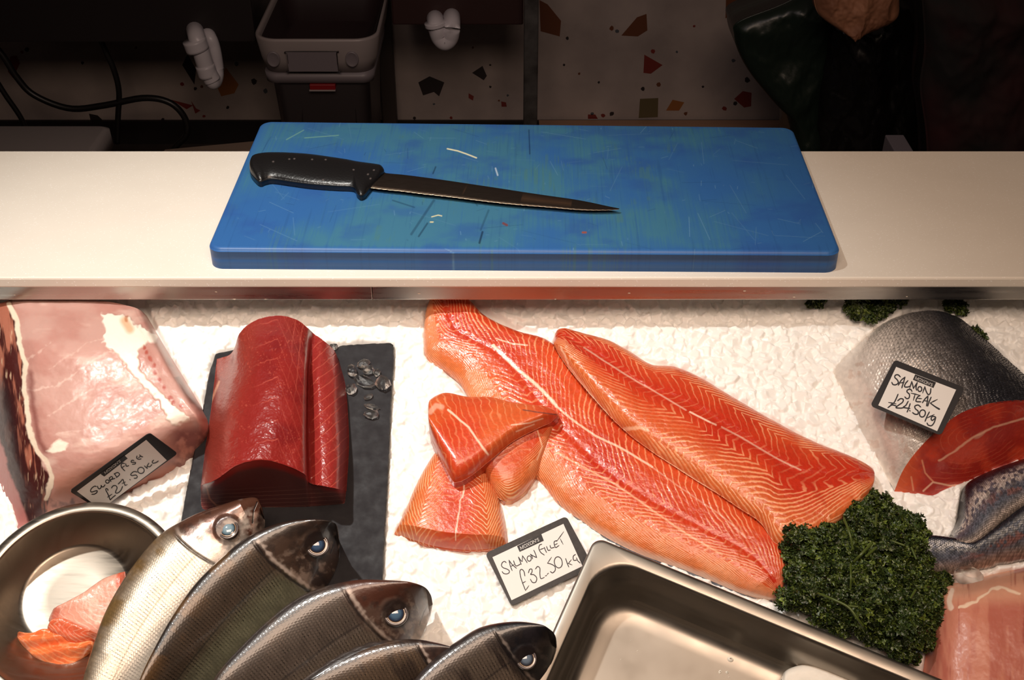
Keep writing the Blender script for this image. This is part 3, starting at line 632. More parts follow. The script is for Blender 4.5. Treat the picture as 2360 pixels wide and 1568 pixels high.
# slate board
def slate():
    o = [(497,816),(560,802),(640,798),(770,796),(775,801),(790,797),(840,793),(900,791),(907,796),(908,830),(905,870),(900,960),(896,1060),(890,1180),(884,1280),(880,1420),(840,1440),(640,1436),(500,1425),(400,1410),(396,1330),(412,1230),(430,1130),(450,1030),(470,930),(482,860)]
    FOOT.append(o)
    p = []
    for (x0, y0), (x1, y1) in zip(o, o[1:] + o[:1]):
        n = max(2, int(math.hypot(x1-x0, y1-y0)/4))
        for k in range(n):
            t = k/n; j = 1.6*(noise(np.array(x0+(x1-x0)*t)/6, np.array(y0+(y1-y0)*t)/6, 3) - .5)
            p.append((x0+(x1-x0)*t + j, y0+(y1-y0)*t + j))
    p = np.array(p); c = p.mean(0)
    def lp(w, s): q = c + (p-c)*s; return ICE.P(q[:, 0], q[:, 1], w)
    L = [lp(.001, .995), lp(.004, 1.0), lp(.0075, .998), lp(.0095, .99)]
    m, nt, ln, b = new_mat('dark_slate'); b.inputs['Base Color'].default_value = (*lin((33, 32, 36)), 1); setp(b, rough=.5, spec=.25)
    add_bump(nt, ln, b, 90, .35, .0012, 8, 'Object', None, (.5, .75))
    return loops_mesh('slate_board', L, m, cap0=True, smooth=False)
tag(slate(), 'dark grey slate board lying on the ice under the red tuna', 'slate board')

# swordfish
R_ = [[(-60,690,0),(-55,800,0),(-50,900,0),(-35,1000,0),(-10,1090,0),(20,1165,0),(42,1222,0)],
      [(-12,700,.026),(-4,800,.045),(8,900,.044),(24,1000,.04),(42,1080,.034),(62,1140,.022),(72,1205,.0)],
      [(30,690,.030),(48,790,.056),(56,900,.055),(72,990,.053),(92,1060,.047),(108,1120,.034),(102,1190,.0)],
      [(70,688,.032),(90,790,.064),(98,900,.063),(115,990,.060),(132,1060,.053),(142,1120,.036),(138,1180,.0)],
      [(150,690,.032),(170,790,.068),(182,890,.067),(196,980,.064),(208,1058,.056),(212,1112,.034),(212,1170,.0)],
      [(240,694,.032),(268,790,.066),(292,880,.065),(318,960,.062),(332,1018,.053),(336,1072,.030),(332,1120,.0)],
      [(300,706,.032),(335,790,.062),(372,870,.062),(410,935,.060),(428,972,.052),(432,1016,.028),(425,1072,.0)],
      [(324,716,.028),(368,800,.052),(412,880,.053),(450,942,.052),(464,972,.045),(470,1000,.024),(458,1040,.0)],
      [(338,728,.0),(386,810,.0),(436,892,.0),(474,955,.0),(483,975,.0),(484,998,.0),(476,1024,.0)]]
G = net_grid(R_, ICE, 460, 430); px, py = project(G)
FOOT.append([(-60,690),(335,700),(400,830),(484,970),(478,1024),(380,1095),(200,1180),(45,1222)])
wx = px + 10*(nz(px, py, .05)-.5); wy = py + 10*(nz(py, px, .05)-.5)
C = np.broadcast_to(lin((198, 156, 146)), G.shape).copy()
C = mixc(C, lin((188, 138, 128)), sm(.42, .7, fbm(px*.012+2, py*.02, 5)))
C = mixc(C, lin((222, 190, 178)), sm(.55, .75, fbm(px*.01, py*.03, 9))*.7)
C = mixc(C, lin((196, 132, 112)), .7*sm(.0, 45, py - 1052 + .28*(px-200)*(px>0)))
for pl, a in (([(115,850),(200,790),(330,760)], .3), ([(60,900),(130,890),(250,810),(300,820)], .45), ([(110,960),(200,900),(300,880)], .4), ([(130,1000),(230,985),(330,960)], .3), ([(60,830),(120,790)], .35)):
    C = mixc(C, lin((236, 212, 200)), a*sm(7, 1.5, pdist(wx, wy, pl) + 6*noise(px*.2, py*.2, 2)))
strip = [(-80,690),(28,690),(44,760),(55,830),(60,890),(62,960),(72,1010),(100,1075),(122,1110),(108,1180),(70,1230),(-80,1230)]
d = sdf(wx, wy, strip); ms = sm(3, -4, d)
streak = fbm(px*.12 - py*.01, py*.018, 17)
bl = mixc(mixc(np.broadcast_to(lin((168, 104, 84)), G.shape), lin((70, 28, 26)), sm(.38, .6, streak + .0007*(py-850))), lin((222, 190, 160)), .6*sm(.66, .8, fbm(px*.2, py*.03, 23)))
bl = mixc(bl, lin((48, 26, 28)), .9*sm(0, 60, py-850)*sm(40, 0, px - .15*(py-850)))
C = mixc(C, bl, ms)
out = sdf(wx, wy, [(-80,985),(-2,1005),(20,1080),(45,1150),(80,1240),(-80,1240)]); C = mixc(C, lin((172, 112, 108)), sm(4, -4, out))
C = mixc(C, lin((240, 222, 200)), .95*sm(7, 2.5, pdist(wx, wy, [(22,702),(38,740),(44,790),(58,835),(58,880),(60,940),(66,985),(84,1040),(112,1072),(118,1100),(106,1150)]) - 1.5*noise(px*.1, py*.1, 4)))
C = mixc(C, lin((112, 40, 36)), .6*sm(12, 0, pdist(wx, wy, [(72,860),(74,930),(88,1010),(105,1040)])))
fatp = [(236,722),(290,730),(330,760),(368,775),(362,785),(330,795),(317,810),(322,855),(334,870),(360,895),(390,925),(437,962),(438,970),(398,984),(388,968),(370,930),(345,905),(310,870),(300,855),(262,810),(237,790),(243,765)]
fat = sm(3, -3, sdf(px + 9*(noise(px*.12, py*.12, 3)-.5), py + 9*(noise(px*.12, py*.12, 5)-.5), fatp)); C = mixc(C, lin((250, 240, 226)), fat*.93)
C = mixc(C, lin((216, 165, 122)), .8*sm(16, 3, pdist(px, py, [(288,742),(300,760)])) )
C = mixc(C, lin((176, 100, 52)), .7*sm(6, 1, pdist(wx, wy, [(292,733),(294,742)])) )
for a, b_2 in ((332,800),(340,812),(346,826),(352,842),(358,858),(368,876),(378,892),(392,918),(398,930),(418,935)):
    C = mixc(C, lin((166, 62, 44)), .75*sm(7, 2, np.hypot(wx-a, (wy-b_2)*.8)))
C = mixc(C, lin((248, 236, 220)), .9*sm(3, -3, sdf(wx, wy, [(107,1040),(135,1012),(158,1020),(150,1040),(125,1045)])))
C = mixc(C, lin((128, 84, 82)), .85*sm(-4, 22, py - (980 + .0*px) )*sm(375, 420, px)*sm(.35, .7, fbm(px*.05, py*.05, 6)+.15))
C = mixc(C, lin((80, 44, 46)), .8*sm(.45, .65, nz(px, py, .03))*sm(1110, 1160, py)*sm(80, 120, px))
edge = sm(10, 2, pdist(px, py, [(318,716),(360,790),(408,870),(452,940),(478,968)])); C = mixc(C, lin((120, 92, 84)), edge*.6*sm(.4, .6, noise(px*.03, py*.05, 1)))
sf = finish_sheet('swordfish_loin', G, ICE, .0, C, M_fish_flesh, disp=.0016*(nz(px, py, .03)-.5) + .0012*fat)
tag(sf, 'large pale pink swordfish chunk with white fat, at the far left on the ice', 'fish')

# tuna
def dup_front(row, k, dy, dw):
    return row
T_ = [[(500,828,.010),(494,880,.010),(486,950,.010),(474,1030,.010),(464,1110,.010),(463,1116,.010),(463,1140,.010),(464,1176,.009)],
      [(535,812,.030),(522,870,.038),(506,945,.042),(488,1030,.044),(468,1110,.044),(467,1119,.043),(472,1145,.026),(480,1177,.009)],
      [(553,768,.045),(548,855,.062),(532,940,.072),(516,1025,.076),(500,1098,.078),(498,1107,.076),(502,1140,.045),(508,1174,.009)],
      [(590,738,.05),(590,840,.078),(582,930,.088),(566,1010,.092),(548,1068,.094),(548,1077,.092),(552,1122,.055),(556,1172,.009)],
      [(642,728,.05),(648,840,.082),(640,930,.092),(622,1010,.096),(600,1056,.098),(601,1065,.096),(608,1115,.055),(610,1170,.009)],
      [(685,738,.045),(690,840,.074),(686,930,.084),(674,1010,.088),(655,1066,.090),(656,1075,.088),(662,1120,.052),(664,1170,.009)],
      [(708,755,.04),(706,845,.066),(704,930,.074),(702,1010,.078),(700,1085,.080),(701,1094,.078),(704,1130,.046),(705,1169,.009)],
      [(722,768,.028),(712,850,.044),(710,935,.048),(710,1015,.050),(713,1105,.052),(714,1112,.050),(718,1138,.032),(720,1168,.009)],
      [(745,785,.030),(738,860,.052),(738,940,.056),(742,1020,.057),(745,1112,.057),(746,1119,.055),(748,1142,.034),(750,1166,.009)],
      [(770,808,.020),(774,870,.040),(776,950,.046),(780,1030,.048),(779,1120,.048),(780,1126,.046),(782,1146,.028),(783,1163,.009)],
      [(782,835,.010),(796,890,.010),(802,960,.010),(804,1030,.010),(799,1122,.010),(797,1134,.010),(796,1148,.010),(795,1162,.009)]]
G = net_grid(T_, ICE, 420, 560); px, py = project(G)
S = np.linspace(0, 1, 420)[:, None]*np.ones(560); V_ = np.ones((420, 1))*np.linspace(0, 7, 560)
front = V_ > 4.5
C = np.broadcast_to(lin((136, 36, 32)), G.shape).copy()
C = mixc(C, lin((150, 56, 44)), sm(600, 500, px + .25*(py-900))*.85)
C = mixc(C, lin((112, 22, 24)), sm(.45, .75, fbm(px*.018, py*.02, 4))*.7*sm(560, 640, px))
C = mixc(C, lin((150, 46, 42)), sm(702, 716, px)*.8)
wob = 9*(fbm(px*.03, py*.03, 8)-.5)
# arched muscle lines on the main lobe, slanting lines on the right lobe
g1 = (py + wob*2.0 - np.where(px > 640, 2.6*(px-640), -.8*(px-640)*.4))/46.0
l1 = np.abs(g1 - np.round(g1)); m1 = sm(.035, .012, l1)*sm(560, 640, px)*sm(712, 700, px)
vert = np.abs(((px - 640) + .10*(py-800) + wob)/17.0); vert = np.abs(vert - np.round(vert)); m2 = sm(.09, .03, vert)*sm(650, 690, px)*sm(712, 700, px)*sm(1000, 800, py)
g3 = (py + .85*(px-715) + wob)/27.0; l3 = np.abs(g3 - np.round(g3)); m3 = sm(.07, .02, l3)*sm(714, 724, px)
C = mixc(C, lin((180, 82, 68)), np.clip(m1*.7 + m2*.6 + m3*.8, 0, .85)*~front)
C = mixc(C, lin((200, 100, 80)), .35*sm(.78, .9, noise(px*.4, py*.4, 2))*~front*sm(.5, .7, noise(px*.03, py*.03, 12)))
fc = mixc(np.broadcast_to(lin((112, 60, 58)), G.shape), lin((168, 116, 104)), sm(.12, .0, np.abs(((py + .05*px + 3*noise(px*.01, py*.05, 3))/9.0) % 1 - .5))*sm(1115, 1140, py)*.7)
fc = mixc(fc, lin((168, 40, 34)), .8*sm(16, 4, py - np.interp(px, [465, 500, 548, 600, 655, 700, 745, 798], [1119, 1107, 1077, 1065, 1075, 1094, 1119, 1128])))
C = np.where(front[..., None], fc, C)
C = mixc(C, lin((224, 160, 130)), .8*sm(4, 1, pdist(px, py, [(505,880),(487,925),(480,945)])) + .0)
C = mixc(C, lin((220, 150, 120)), .5*sm(3, 1, pdist(px+wob, py, [(476,1122),(482,1150),(500,1165),(520,1166)])))
groove = sm(9, 2, np.abs(px - np.interp(py, [770, 850, 935, 1015, 1105], [722, 711, 709, 709, 712]))); C = mixc(C, lin((120, 26, 28)), .6*groove*~front)
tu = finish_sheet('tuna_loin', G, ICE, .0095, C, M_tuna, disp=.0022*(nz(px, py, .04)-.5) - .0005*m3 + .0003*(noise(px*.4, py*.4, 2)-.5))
tag(tu, 'thick deep red tuna loin lying on the slate board', 'fish')

# salmon pattern
def salmon(G, S, T, zig, step, base, deep, pale, belly, linec, dens=1.0, seed=1, axis=None, lw=.10):
    px, py = project(G); u, v, w = ICE.loc(G)
    a = u*axis[0] + v*axis[1]; q = -u*axis[1] + v*axis[0]
    zz = np.interp(T, [z[0] for z in zig], [z[1] for z in zig])
    dn = np.interp(T, [z[0] for z in zig], [z[2] for z in zig])
    warp = .012*(fbm(u*26, v*26, seed) - .5) + .0040*(fbm(u*150, v*150, seed+3, 3) - .5)
    g = (a - zz + warp)/step
    f = np.abs(g - np.round(g)); wd = lw*(.55 + .9*noise(u*60, v*60, seed+9))
    # keep the drawn width even where the lines run steep
    slope = np.abs(np.gradient(g, axis=1)/(np.hypot(np.gradient(u, axis=1), np.gradient(v, axis=1))+1e-6))*step
    wd = wd*np.clip(slope, 1, 3.0)**.8
    line = sm(wd*1.5, wd*.4, f)*dn*(.25 + .75*sm(.25, .65, fbm(u*50+5, v*50, seed+4, 3)))
    C = np.broadcast_to(lin(base), G.shape).copy()
    C = mixc(C, lin(deep), np.clip(sm(.40, .68, fbm(u*22, v*22, seed+6))*.75 + np.interp(T, [z[0] for z in zig], [z[3] for z in zig]), 0, 1))
    C = mixc(C, lin(belly), np.clip(np.interp(T, [z[0] for z in zig], [z[4] for z in zig])*(.7+.5*fbm(u*30, v*30, seed+7)), 0, .95))
    C = mixc(C, lin(linec), np.clip(line, 0, .85))
    fine = (fbm(u*420, v*420, seed+11, 2)-.5); C = C*(1 + .22*fine[..., None])
    return C, px, py, u, v, line
def flesh_piece(name, L, R, zig, step, axis, wL, wR, bulge, ns, nt, seed, marks=(), parent=None, pal=None, base=.0, lw=.10, even=True, extra=None):
    G, S, T = loft_grid(L, R, ICE, wL, wR, ns, nt, bulge, even)
    pal = pal or dict(base=(206, 72, 34), deep=(190, 48, 24), pale=(240, 150, 100), belly=(216, 118, 62), linec=(240, 168, 122))
    C, px, py, u, v, line = salmon(G, S, T, zig, step, pal['base'], pal['deep'], pal['pale'], pal['belly'], pal['linec'], seed=seed, axis=axis, lw=lw)
    for pl, w_, a_, cc, jit in marks:
        jx = jit*(noise(px*.09, py*.09, seed+20)-.5)*1.4 + jit*(noise(px*.3, py*.3, seed+21)-.5)*1.2; C = mixc(C, lin(cc), a_*sm(w_+1.5, w_*.4, pdist(px + jx, py + jx*.6, pl)))
    if extra is not None: C = extra(C, px, py, S, T)
    disp = .0026*(fbm(u*38, v*38, seed+30, 3)-.5) + .00025*line + .00055*(fbm(u*330, v*330, seed+31, 3)-.5)
    return finish_sheet(name, G, ICE, base, C, M_salmon, parent, disp), G
dome = lambda h, e=.10, e2=.08, p=4.5: (lambda S, T: h*np.clip(1-np.abs(T)**p, 0, 1)**.6*np.clip(S/e, 0, 1)**.5*np.clip((1-S)/e2, 0, 1)**.5)
ax = np.array(ICE.P(1780, 1300) - ICE.P(1150, 830)); axA = (ax@ICE.U, ax@ICE.V); nA = math.hypot(*axA); axA = (axA[0]/nA, axA[1]/nA)
LA = [(1000,672),(1040,672),(1085,700),(1120,735),(1190,768),(1262,788),(1310,835),(1350,900),(1400,960),(1450,1000),(1520,1055),(1600,1105),(1700,1175),(1790,1240),(1812,1300),(1808,1345),(1796,1378)]
RA = [(1000,672),(990,700),(979,735),(977,790),(984,825),(1020,850),(1058,880),(1085,925),(1130,1000),(1200,1070),(1252,1118),(1290,1163),(1340,1200),(1400,1240),(1480,1280),(1580,1315),(1700,1365),(1770,1382),(1796,1379)]
zA = [(-1,-.050,.75,.2,.15),(-.62,-.034,.8,.15,.1),(-.08,.003,.55,.55,0),(0,0,.3,.6,0),(.12,.0,.55,.5,0),(.42,-.030,.8,.0,.35),(.52,-.032,.85,0,.5),(.72,.004,.95,0,.75),(1,.080,1,0,1.0)]
WH = (250, 215, 190)
mA = [([(1137,797),(1160,820),(1196,854),(1236,886),(1265,915),(1283,937)], 4.0, .9, (250, 222, 200), 3), ([(1283,937),(1315,965),(1370,1004),(1433,1034),(1500,1075)], 2.2, .75, WH, 5), ([(1500,1075),(1581,1133),(1664,1190),(1720,1240)], 1.2, .3, WH, 5),
      ([(1275,1040),(1337,1073),(1416,1115),(1482,1160),(1561,1218),(1665,1280)], 1.8, .6, (248, 190, 150), 5), ([(1143,780),(1180,793),(1215,796)], 1.4, .7, WH, 1)]
FOOT.append([(1000,690),(1090,700),(1262,788),(1450,1000),(1800,1250),(1800,1370),(1700,1365),(1400,1240),(1252,1118),(1085,925),(1020,850),(980,820),(978,730)])
fa, GA = flesh_piece('salmon_fillet', LA, RA, zA, .0080, axA, .006, .004, lambda S, T: dome(.017, .05, .06)(S, T)*(1 - .04*np.exp(-((T-.02)/.07)**2) - .12*T), 1050, 380, 3, mA, base=.0, extra=lambda C, px, py, S, T: mixc(C, lin((232, 196, 176)), .75*sm(.90, .985, T + .05*(fbm(px*.05, py*.05, 3)-.5))*sm(.45, .75, S)))
tag(fa, 'long orange salmon fillet with a white spine line, nearer of the two whole sides', 'fish fillet', 'whole salmon sides')
xs_ = lambda c: c
LB = [(1276,792),(1279,776),(1292,768),(1340,775),(1400,790),(1450,815),(1500,845),(1555,850),(1620,878),(1680,915),(1750,955),(1850,1010),(1950,1055),(2003,1083),(2014,1103)]
RB = [(1276,792),(1285,812),(1303,840),(1335,880),(1374,926),(1436,990),(1500,1040),(1570,1085),(1640,1130),(1700,1170),(1752,1206),(1790,1255),(1850,1262),(1930,1210),(1985,1165),(2006,1135),(2014,1104)]
zB = [(-1,.030,.7,.1,.25),(-.62,-.016,.85,.2,.1),(-.28,.004,.25,.9,0),(.02,-.004,.25,.8,0),(.18,.004,.7,.3,0),(.55,-.028,.9,0,.4),(.78,-.042,1,0,.75),(.86,-.040,1,0,.8),(1,-.014,.95,0,.75)]
mB = [([(1345,800),(1420,850),(1474,883),(1532,916),(1580,945)], 1.4, .45, WH, 3), ([(1590,950),(1636,974),(1650,980)], 1.6, .85, WH, 1), ([(1665,986),(1706,1007),(1789,1057),(1843,1082)], 1.6, .5, WH, 4),
      ([(1292,800),(1312,845),(1374,926),(1400,955)], 1.8, .8, (252, 214, 180), 2), ([(1440,990),(1475,985),(1492,992)], 5, .6, (248, 200, 165), 3), ([(1500,1045),(1580,1090),(1640,1130)], 2.4, .55, (250, 205, 165), 3),
      ([(1325,796),(1374,833)], 1.2, .4, (150, 40, 20), 2), ([(1640,975),(1789,1062),(1870,1120),(1900,1160)], 6, .35, (176, 40, 24), 6)]
FOOT.append([(1276,792),(1290,768),(1450,810),(1620,875),(1850,1008),(2010,1085),(1990,1160),(1850,1260),(1780,1250)])
fb, GB = flesh_piece('salmon_fillet', LB, RB, zB, .0084, axA, .006, .022, lambda S, T: dome(.018, .05, .08)(S, T)*(1 - .05*np.exp(-((T+.15)/.08)**2)), 1000, 340, 8, mB, base=.0)
tag(fb, 'long orange salmon fillet with bold pale chevrons, farther of the two whole sides', 'fish fillet', 'whole salmon sides')
# dark skin showing under the near fillet's lower edge
sk = resample([(1290,1166),(1340,1203),(1400,1243),(1480,1284),(1580,1319),(1700,1369),(1780,1386)], 60)
M_skin = plain('dark_silver_skin', (58, 62, 78), var=((120, 122, 130), 160), rough=.3, metal=.3)
a_, b2_ = ICE.P(sk[:, 0]-6, sk[:, 1]-12, .006), ICE.P(sk[:, 0], sk[:, 1]+1.5, .001)
mesh('skin', np.stack([a_, (a_+b2_)/2 + ICE.N*.001, b2_, b2_ - ICE.N*.003], 1).reshape(-1, 3), flip(grid_faces(60, 4)), mat=M_skin, parent=fa)

PAL2 = dict(base=(206, 92, 44), deep=(200, 68, 34), pale=(240, 150, 100), belly=(214, 126, 70), linec=(242, 180, 130))
zP = [(-1,.030,1,0,.6),(-.6,-.012,.9,0,.3),(-.25,.004,.35,.3,0),(0,0,.2,.4,0),(.3,.004,.35,.2,0),(.65,-.012,.9,0,.3),(1,.030,1,0,.6)]
# lower-left portion
L2 = [(1020,1030),(985,1075),(955,1130),(932,1185),(909,1230)]; R2 = [(1112,1040),(1130,1105),(1150,1155),(1163,1205),(1170,1262)]
m2 = [([(1068,1095),(1066,1130),(1060,1160),(1055,1200),(1050,1245)], 1.8, .75, WH, 5)]
def endcurve(C, px, py, S, T): return C
Gp, Sp, Tp = loft_grid(L2, R2, ICE, .003, .003, 330, 300, lambda S, T: dome(.021, .02, .06)(S, T))
Gp = Gp + ((Sp**6*(1-np.abs(Tp)**2))*.0)[..., None]*ICE.V - (.010*Sp**5*(1-Tp**2))[..., None]*ICE.V
C, px, py, u, v, line = salmon(Gp, Sp, Tp, [(z[0], -z[1]*.9, z[2], z[3], z[4]) for z in zP], .0050, **PAL2, seed=14, axis=(.12, -.99))
for pl, w_, a_, cc, jit in m2: C = mixc(C, lin(cc), a_*sm(w_+1.5, w_*.4, pdist(px + jit*(noise(px*.09, py*.09, 3)-.5)*2, py, pl)))
tag(finish_sheet('salmon_portion', Gp, ICE, .0, C, M_salmon, disp=.0014*(fbm(u*45, v*45, 3, 3)-.5)+.0003*line), 'orange salmon portion, lowest left of the three small pieces, pointing at the price card', 'fish fillet', 'cut salmon portions')
FOOT.append([(1020,1030),(909,1232),(960,1243),(1050,1260),(1170,1262),(1130,1105),(1112,1040)])
# right portion
L3 = [(1100,1020),(1170,985),(1235,962),(1284,968)]; R3 = [(1112,1092),(1135,1135),(1168,1157),(1205,1140),(1240,1092),(1262,1045),(1284,972)]
Gp, Sp, Tp = loft_grid(L3, R3, ICE, .022, .008, 300, 260, lambda S, T: dome(.015, .03, .04)(S, T))
C, px, py, u, v, line = salmon(Gp, Sp, Tp, zP, .0050, **PAL2, seed=24, axis=(.55, -.83))
C = mixc(C, lin((250, 205, 170)), .7*sm(2.5, .8, pdist(px, py, [(1238,990),(1250,1030),(1238,1060)])))
tag(finish_sheet('salmon_portion', Gp, ICE, .0, C, M_salmon, disp=.0016*(fbm(u*45, v*45, 7, 3)-.5)+.0003*line), 'orange salmon portion tucked under the folded top piece, touching the long near fillet', 'fish fillet', 'cut salmon portions')
FOOT.append([(1100,1040),(1284,968),(1240,1092),(1168,1157),(1112,1092)])
# top portion
L4 = [(988,962),(990,940),(1006,922),(1032,912),(1080,920),(1130,921),(1180,936),(1240,950),(1287,958)]
R4 = [(988,962),(990,995),(1003,1030),(1022,1070),(1042,1108),(1056,1112),(1085,1098),(1130,1062),(1180,1020),(1235,990),(1268,975),(1287,959)]
Gp, Sp, Tp = loft_grid(L4, R4, ICE, .020, .034, 380, 330, lambda S, T: dome(.020, .08, .10)(S, T))
C, px, py, u, v, line = salmon(Gp, Sp, Tp, [(-1,.0,.5,.1,.1),(0,0,.25,.3,0),(1,0,.25,.2,0)], .0060, **{**PAL2, 'base': (208,98,48)}, seed=34, axis=(.9, .3))
for pl, w_, a_, cc in (([(1033,945),(1045,956),(1080,985),(1100,1015),(1112,1030),(1125,1048)], 2.2, .85, WH), ([(1120,1062),(1180,1022),(1235,992)], 5, .35, (200, 70, 30)), ([(992,950),(1005,935),(1018,938)], 7, .55, (236, 190, 165)), ([(1205,945),(1282,956)], 1, .7, (80, 60, 60)), ([(1180,980),(1220,975),(1250,965)], 1.2, .6, WH), ([(1190,995),(1230,978)], 1.2, .6, WH)):
    C = mixc(C, lin(cc), a_*sm(w_+1.5, w_*.4, pdist(px + 3*(noise(px*.09, py*.09, 3)-.5), py, pl)))
tag(finish_sheet('salmon_portion', Gp, ICE, .016, C, M_salmon, disp=.0012*(fbm(u*45, v*45, 9, 3)-.5)), 'folded orange salmon portion with a thin white line, topmost of the three small pieces', 'fish fillet', 'cut salmon portions')

# salmon steak chunk with silver skin and cut face
BL = [(2062,1132,.0),(2036,1085,.0),(2006,1035,.0),(1978,985,.0),(1952,925,.0),(1922,860,.0),(1935,828,.0)]
SKR = [BL,
  [(2082,1085,.020),(2060,1045,.026),(2035,1000,.030),(2008,950,.032),(1982,895,.032),(1958,840,.026),(1962,806,.0)],
  [(2115,1040,.040),(2098,1000,.046),(2078,950,.050),(2052,900,.052),(2025,845,.050),(2000,790,.036),(1998,775,.0)],
  [(2160,995,.056),(2148,950,.060),(2130,905,.064),(2105,855,.066),(2078,805,.062),(2050,752,.042),(2040,742,.0)],
  [(2215,955,.066),(2205,915,.070),(2190,870,.072),(2165,822,.072),(2138,775,.066),(2108,728,.040),(2098,722,.0)],
  [(2285,932,.068),(2272,892,.070),(2250,848,.070),(2225,805,.066),(2195,765,.058),(2165,722,.032),(2155,716,.0)],
  [(2355,925,.058),(2335,885,.058),(2305,842,.054),(2275,808,.048),(2245,778,.040),(2210,735,.020),(2200,730,.0)],
  [(2420,930,.036),(2385,892,.034),(2345,852,.030),(2305,815,.026),(2272,785,.018),(2238,755,.008),(2228,748,.0)],
  [(2460,960,.0),(2415,915,.0),(2365,872,.0),(2322,832,.0),(2285,797,.0),(2250,765,.0),(2238,756,.0)]]
G = net_grid(SKR, ICE, 520, 420); px, py = project(G); GSK = G
u, v, w = ICE.loc(G); S = np.linspace(0, 1, 520)[:, None]*np.ones(420); V_ = np.ones((520, 1))*np.linspace(0, 1, 420)
# scales: shingled rows running along the body
sx, sy = V_*50 + 1.6*(fbm(V_*18, S*18, 5)-.5), S*62 + 1.6*(fbm(V_*18, S*18, 9)-.5) + 1.5*fbm(V_*6, S*6, 3); row = np.floor(sy); fx = (sx + .5*(row % 2)) % 1; fy_ = sy - row
sc = np.clip(1 - np.hypot((fx-.5)*1.7, (fy_-.15)*1.0), 0, 1); rim = sm(.30, .12, sc)
C = np.broadcast_to(lin((228, 219, 211)), G.shape).copy()
C = C*(.82 + .36*fbm(px*.12, py*.12, 14, 4))[..., None]
C = mixc(C, lin((120, 114, 112)), sm(.26, .52, S + .05*(fbm(S*8, V_*8, 3)-.5)))
C = mixc(C, lin((46, 47, 54)), sm(.42, .66, S + .06*(fbm(S*8, V_*8, 5)-.5)))
C = C*(1 - (.55*rim*sm(.12, .4, S))[..., None]) * (1 + .5*((h2(np.floor(sx + .5*(row % 2)), row, 7)-.5)*sm(.2, .4, S))[..., None])
C = mixc(C, lin((196, 160, 140)), .4*sm(.66, .76, fbm(px*.05, py*.05, 9))*sm(.4, .2, S))
st = empty('salmon_chunk', ICE.P(2180, 900)); tag(st, 'thick salmon tail chunk with silver scaly skin and red cut face, at the right', 'fish')
finish_sheet('skin', G, ICE, .0, C, painted('silver_skin', metal=.25, rough=.38, spec=.5, coat=.2, coatr=.2), st, disp=.0007*sc*sm(.1, .35, S) + .0018*(fbm(u*60, v*60, 3)-.5) + .0016*(fbm(px*.10, py*.10, 8, 4)-.5))
arch = [r[0] for r in SKR]
bas = [(2062,1133,.0),(2082,1138,.0),(2104,1140,.0),(2150,1142,.0),(2205,1122,.0),(2270,1098,.0),(2345,1066,.0),(2410,1045,.0),(2462,1000,.0)]
n_ = len(arch)
rows = []
for f in (0, .04, .5, 1.0):
    rows.append([tuple(np.array(arch[i])*(1-f) + np.array(bas[i])*f + (np.array([0, -2, .001]) if f == .04 else 0)) for i in range(n_)])
G = net_grid(rows, ICE, 170, 520); px, py = project(G)
SS = np.linspace(0, 1, 170)[:, None]*np.ones(520); TT = np.ones((170, 1))*np.linspace(0, 1, 520)
C = np.broadcast_to(lin((200, 66, 42)), G.shape).copy()
C = mixc(C, lin((160, 36, 30)), sm(.35, .6, fbm(px*.02, py*.02, 5))*.8); C = mixc(C, lin((220, 104, 66)), sm(.35, .1, TT)*.8)
cx, cy = 2262, 1000
ang = np.arctan2((py-cy)*1.6 + .5*(px-cx), px-cx); rad = np.hypot(px-cx, (py-cy)*2 + .9*(px-cx)*.8)
f = (rad + 10*np.sin(ang*3) + 12*(fbm(px*.03, py*.03, 3)-.5))/19; f = np.abs(f - np.round(f)); C = mixc(C, lin((226, 120, 88)), .35*sm(.11, .03, f)*sm(12, 40, rad)*sm(.3, .6, noise(px*.04, py*.04, 5)))
C = mixc(C, lin((206, 140, 120)), .8*sm(1.1, .6, np.hypot((px-2258)/14, (py-1003 + .55*(px-2258))/7)))
C = mixc(C, lin((244, 190, 160)), .7*sm(3.5, 1, pdist(px + 4*(noise(px*.1, py*.1, 2)-.5), py, [(2165,1062),(2200,1040),(2240,1010),(2290,985),(2360,965)])))
C = mixc(C, lin((248, 200, 170)), .7*sm(3, 1, pdist(px, py, [(2128,1132),(2150,1112),(2190,1120),(2215,1118)])))
C = mixc(C, lin((242, 170, 130)), .6*sm(3, 0.8, pdist(px, py, [(2100,1100),(2105,1130)])) + .6*sm(3, .8, pdist(px, py, [(2125,1062),(2132,1090),(2150,1110)])))
finish_sheet('cut_face', G, ICE, -.001, C, M_salmon, st, disp=.001*(nz(px, py, .05)-.5))
FOOT.append([(2062,1130),(1922,860),(1998,775),(2100,720),(2230,750),(2460,950),(2460,1010),(2150,1140)])
card(*STEAKCARD)
# ------------------------------------------------------------------ whole fish
def nearest(G, x, y):
    px, py = project(G); d = (px-x)**2 + (py-y)**2; i, j = np.unravel_index(np.argmin(d), d.shape)
    i = min(max(i, 1), G.shape[0]-2); j = min(max(j, 1), G.shape[1]-2)
    n = np.cross(G[i+1, j] - G[i-1, j], G[i, j+1] - G[i, j-1]); n /= np.linalg.norm(n)
    if n@(CAM - G[i, j]) < 0: n = -n
    return G[i, j], n
def basis(n, up=(0, .2, 1)):
    a = np.cross(up, n); a /= np.linalg.norm(a); return a, np.cross(n, a)
def lathe(c, n, prof, seg=40, sx=1.0, sy=1.0, ax=None):
    a, b = basis(n); t = np.linspace(0, 2*np.pi, seg, endpoint=False)
    return np.array([c + n*h + r*sx*np.cos(t)[:, None]*a + r*sy*np.sin(t)[:, None]*b for r, h in prof])
M_scale = painted('scaly_skin', bump=(900, .25, .0003, 2), metal=.12, rough=.38, spec=.6, coat=.55, coatr=.12)
